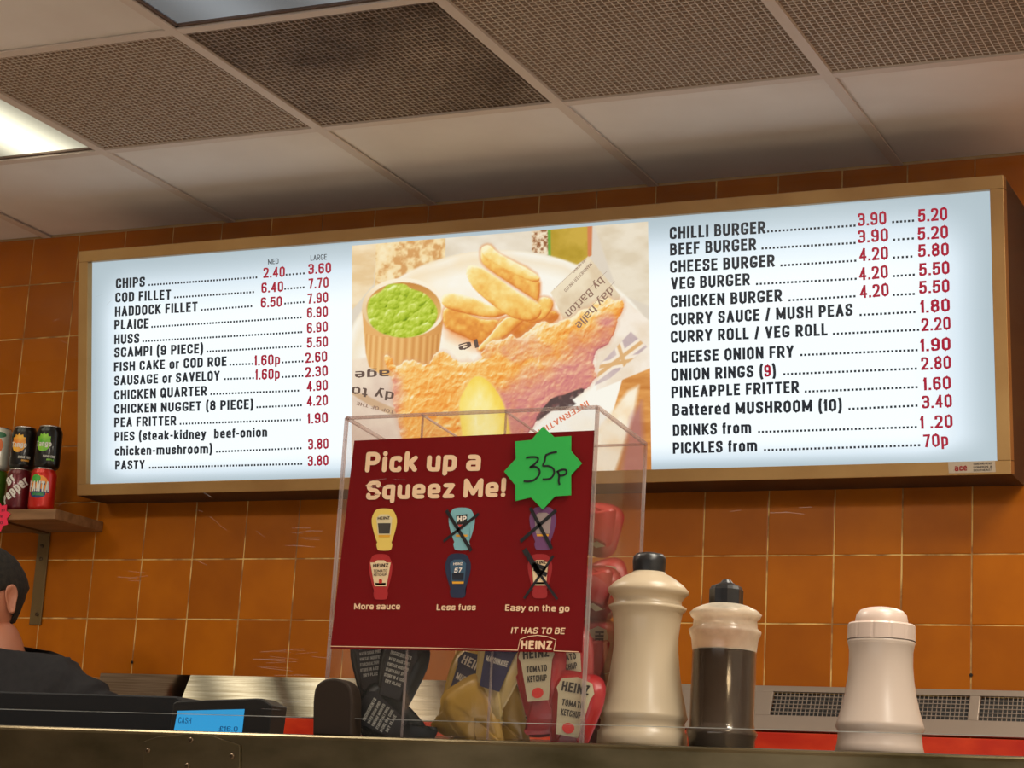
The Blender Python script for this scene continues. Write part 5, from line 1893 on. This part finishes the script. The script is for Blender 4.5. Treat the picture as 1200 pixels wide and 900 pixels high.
# the pile behind them, hidden in front by the poster but seen through the end sheet
rnd = random.Random(3)
zz = zbot + .036
k = 0
LAY = ['lowest', 'second', 'third', 'topmost']
for L_ in range(4):
    for q_, dy in enumerate((.055, .080, .105)):
        if L_ == 3 and q_ == 2:
            continue
        x_ = (xd[1] + xb) / 2 + .002
        lab = 'red ketchup sachet in the %s layer of the pile, %s' % (LAY[L_], ['nearest the poster', 'mid depth', 'by the back sheet'][q_])
        sg = 1 if (k % 3) else -1
        t = sachet('ketchup', V((x_, BY + dy, zz + rnd.uniform(-.003, .003))), (0, D2(sg * 90 + rnd.uniform(-16, 16)), D2(rnd.uniform(-7, 7))), lab, 'piled ketchup sachets', txt=(k % 2 == 0))
        k += 1
    zz += .060

# ------------------------------------------------------------------ bottles on the ledge
BTY = LY + .085


def prof_px(cx, base_y, pts, Y):
    """(half width, y) read off the reference to (radius, height) at the bottle's own distance"""
    base = onY(cx, base_y, Y)
    dep = (base - CP).dot(CF)
    out = []
    for r, y in pts:
        out.append((r * dep / FPX, (base_y - y) * dep / FPX / CU.z))
    return V((base.x, Y, 0)), out


def translucent(name, col, mixf=.35, rough=.35):
    if name in MATS:
        return MATS[name]
    m = bpy.data.materials.new(name)
    m.use_nodes = True
    nt = m.node_tree
    b = nt.nodes['Principled BSDF']
    b.inputs['Base Color'].default_value = (*col, 1)
    b.inputs['Roughness'].default_value = rough
    b.inputs['Coat Weight'].default_value = .2
    b.inputs['Coat Roughness'].default_value = .2
    tl = nt.nodes.new('ShaderNodeBsdfTranslucent')
    tl.inputs[0].default_value = (*col, 1)
    mx = nt.nodes.new('ShaderNodeMixShader')
    mx.inputs[0].default_value = mixf
    out = nt.nodes['Material Output']
    nt.links.new(b.outputs[0], mx.inputs[1])
    nt.links.new(tl.outputs[0], mx.inputs[2])
    nt.links.new(mx.outputs[0], out.inputs[0])
    MATS[name] = m
    return m


M_hdpe = translucent('milky_plastic', srgb(204, 186, 158), .35)
M_salt = translucent('milky_salt_plastic', srgb(202, 184, 170), .25)
M_clearp = thinglass('clear_pet', (.80, .70, .56), 1.0, .1, .06, (.9, .78, .62))
M_cleart = thinglass('milky_pet', (.90, .82, .70), 1.0, .15, .62, (.95, .84, .68))


def bottle(label, cx, base, body, cap, Y, mbody, octa=False, spout=None, nm='squeeze_bottle'):
    loc, pr_ = prof_px(cx, base, body, Y)
    loc.z = zl(loc.x) + .0006
    z0 = min(z for r, z in pr_)
    pr_ = [(r, z - z0) for r, z in pr_]
    t = thing(nm, label, 'bottle', loc)
    pr_ = sorted(pr_, key=lambda q: q[1])
    MB().lathe([(max(.004, pr_[0][0] - .003), 0)] + [(r, max(z, .0015)) for r, z in pr_], n=56).obj('bottle_body', mbody, t, smooth=True, world=False)
    _, cp = prof_px(cx, base, cap, Y)
    cp = sorted([(r, z - z0) for r, z in cp], key=lambda q: q[1])
    return t, cp


b1 = [(52, 876), (53, 872), (52.5, 858), (50, 855.5), (49.5, 845), (53, 840), (51.5, 837), (49, 825), (45.5, 812), (41.5, 790), (38.5, 765), (38, 748), (40, 730), (42, 720), (45.5, 717), (46.5, 714), (40.5, 711), (40.5, 706), (44, 701), (48, 698), (48, 694), (41, 687), (30, 679.5), (21, 675), (18, 672)]
c1 = [(19, 675), (20, 662), (19.5, 656), (16, 652), (8, 650.5), (.3, 650)]
t, cp = bottle('tall white squeeze bottle with black cap next to the dispenser', 752, 876, b1, c1, BTY, M_hdpe)
MB().lathe(cp, n=40, cap=False).obj('cap', M_black, t, smooth=True, world=False)
b2 = [(39, 879), (40, 875), (39.5, 866), (42, 861), (42, 857), (38.5, 853), (38, 848), (38, 790), (38, 765), (39.5, 752), (42.5, 744.5), (43, 741.5), (38.5, 738), (37.5, 729), (41, 726), (43, 722), (37, 717), (28, 713), (21, 711)]
t, cp = bottle('clear squeeze bottle of dark brown vinegar with black pointed cap', 845, 879, b2, [(19, 713), (19.3, 712), (19.3, 694), (17, 690), (8, 686), (5, 682.5), (.4, 681)], BTY, M_clearp)
vs_n = MB()
capm = MB()
bb_ = [c for c in t.children if c.name.startswith('bottle_body')][0]
bb_.data.materials.append(M_cleart)
for p_ in bb_.data.polygons:
    p_.material_index = 1 if p_.center.z > .0905 else 0
r_ = []
for i, (r, z) in enumerate(cp):
    r_.append([V(((r * (1.0 + (.05 if k % 2 else -.05) * (r > .008))) * math.cos(math.pi * k / 8), (r * (1.0 + (.05 if k % 2 else -.05) * (r > .008))) * math.sin(math.pi * k / 8), z)) for k in range(16)])
vs = [q for rr in r_ for q in rr]
capm.add(vs, [(a * 16 + i, a * 16 + (i + 1) % 16, (a + 1) * 16 + (i + 1) % 16, (a + 1) * 16 + i) for a in range(len(r_) - 1) for i in range(16)])
capm.obj('cap', M_black, t, world=False)
_, lq = prof_px(845, 879, [(37.5, 878), (38.5, 866), (40.5, 861), (40.5, 857), (37, 853), (36.6, 765), (36.2, 763.5), (.3, 763.4)], BTY)
lq = sorted(lq, key=lambda q: (round(q[1], 5), -q[0]))
MB().lathe([(.001, lq[0][1])] + lq, n=48, cap=False).obj('vinegar', mat('brown_vinegar', srgb(34, 18, 12), .15, coat=.3), t, smooth=True, world=False)
b3 = [(51, 884), (52.5, 880), (50, 872), (49, 864), (49, 857), (52, 852), (50.5, 847), (46, 832), (42, 815), (39, 797), (37.5, 780), (37.5, 765), (38.8, 758), (39.5, 755)]
t, cp = bottle('squat white salt shaker with domed ribbed lid', 1030.5, 884, b3, [(39, 757), (40, 754), (38.5, 752.5)], BTY, M_salt, nm='salt_shaker')
t['category'] = 'shaker'
_, cc = prof_px(1030.5, 884, [(40, 752), (39.6, 735), (38, 733)], BTY)
cc = sorted([(r, z) for r, z in cc], key=lambda q: q[1])
MB().lathe([(cp[0][0] * .98, cp[0][1] - .002)] + cp, n=56, cap=False).obj('neck_ring', M_salt, t, smooth=True, world=False)
lid = MB()
n = 32 * 3
vs, fs = [], []
prof2 = cc
for r, z in prof2:
    for k in range(n):
        rr = r * (0.985 if (k % 8) in (0,) else 1.0)
        vs.append((rr * math.cos(2 * math.pi * k / n), rr * math.sin(2 * math.pi * k / n), z))
for a in range(len(prof2) - 1):
    for k in range(n):
        fs.append((a * n + k, a * n + (k + 1) % n, (a + 1) * n + (k + 1) % n, (a + 1) * n + k))
fs.append(tuple(range((len(prof2) - 1) * n, len(prof2) * n)))
MB().add(vs, fs).obj('lid', mat('lid_plastic', srgb(188, 168, 156), .35), t, world=False)
_, dm = prof_px(1030.5, 884, [(31, 733), (31, 729), (29.5, 722.5), (25, 717.5), (18, 715), (8, 713.4), (.3, 713)], BTY)
MB().lathe(sorted(dm, key=lambda q: q[1]), n=48, cap=False).obj('lid_dome', mat('lid_plastic', (0, 0, 0)), t, smooth=True, world=False)

# ------------------------------------------------------------------ till behind the ledge
TY = LY + .42
ta, tb2 = onY(-40, 812, TY), onY(205, 816, TY)
till = thing('cash_till', 'black cash till standing behind the ledge below the person', 'till', (ta.x, TY, -.95))
zt_ = tb2.z
x1_ = onY(213, 824, TY).x
MB().add([(ta.x - .3, TY, zt_ - .12), (x1_, TY, zt_ - .12), (x1_, TY, zt_ - .006), (x1_ - .008, TY, zt_), (ta.x - .3, TY, zt_ + .001),
          (ta.x - .3, TY + .25, zt_ - .12), (x1_, TY + .25, zt_ - .12), (x1_, TY + .25, zt_ - .006), (x1_ - .008, TY + .25, zt_), (ta.x - .3, TY + .25, zt_ + .001)],
         [(0, 1, 2, 3, 4), (9, 8, 7, 6, 5), (0, 5, 6, 1), (1, 6, 7, 2), (2, 7, 8, 3), (3, 8, 9, 4), (4, 9, 5, 0)]).obj('till_case', M_blackm, till, bevel=.002)
MB().box((ta.x - .2, TY + .03, -.95), (x1_ - .06, TY + .2, zt_ - .12)).obj('till_base', M_blackm, till)
DY = TY - .055
PD = Plane((0, DY, 0), (1, 0, 0), (0, 0, 1))
do = [(196, 872), (203, 824), (207, 821.5), (300, 818.2), (306, 818.5), (319, 826.5), (313, 872)]
dpy = thing('customer_display', 'small black customer display with lit blue screen beside the till', 'display', (PD.px(255, 850)[0], DY, -.95))
MB().prism([PD.at(*PD.px(*q)) for q in do], (0, .035, 0)).obj('display_case', mat('display_grey', srgb(26, 24, 23), .5, spec=.25), dpy, bevel=.0015)
scr = patch('screen', PD, [(208.5, 833), (287, 831), (282.5, 872), (201, 872)], emis('lcd_blue', srgb(52, 152, 206), 1.0), dpy, .0006)
m_l = emis('lcd_ink', srgb(24, 84, 130), .8)
write('screen_text', 'CASH', PD, (209.5, 847.5), (224.5, 848), 7, m_l, scr, bold=0, lift=.0012)
write('screen_text', '£16.0', PD, (257, 857), (279, 857.5), 6, m_l, scr, bold=0, lift=.0012)
_, zz2 = PD.px(255, 872)
MB().box((dpy.location.x - .012, DY + .01, -.95), (dpy.location.x + .012, DY + .03, zz2)).obj('pole', M_black, dpy)
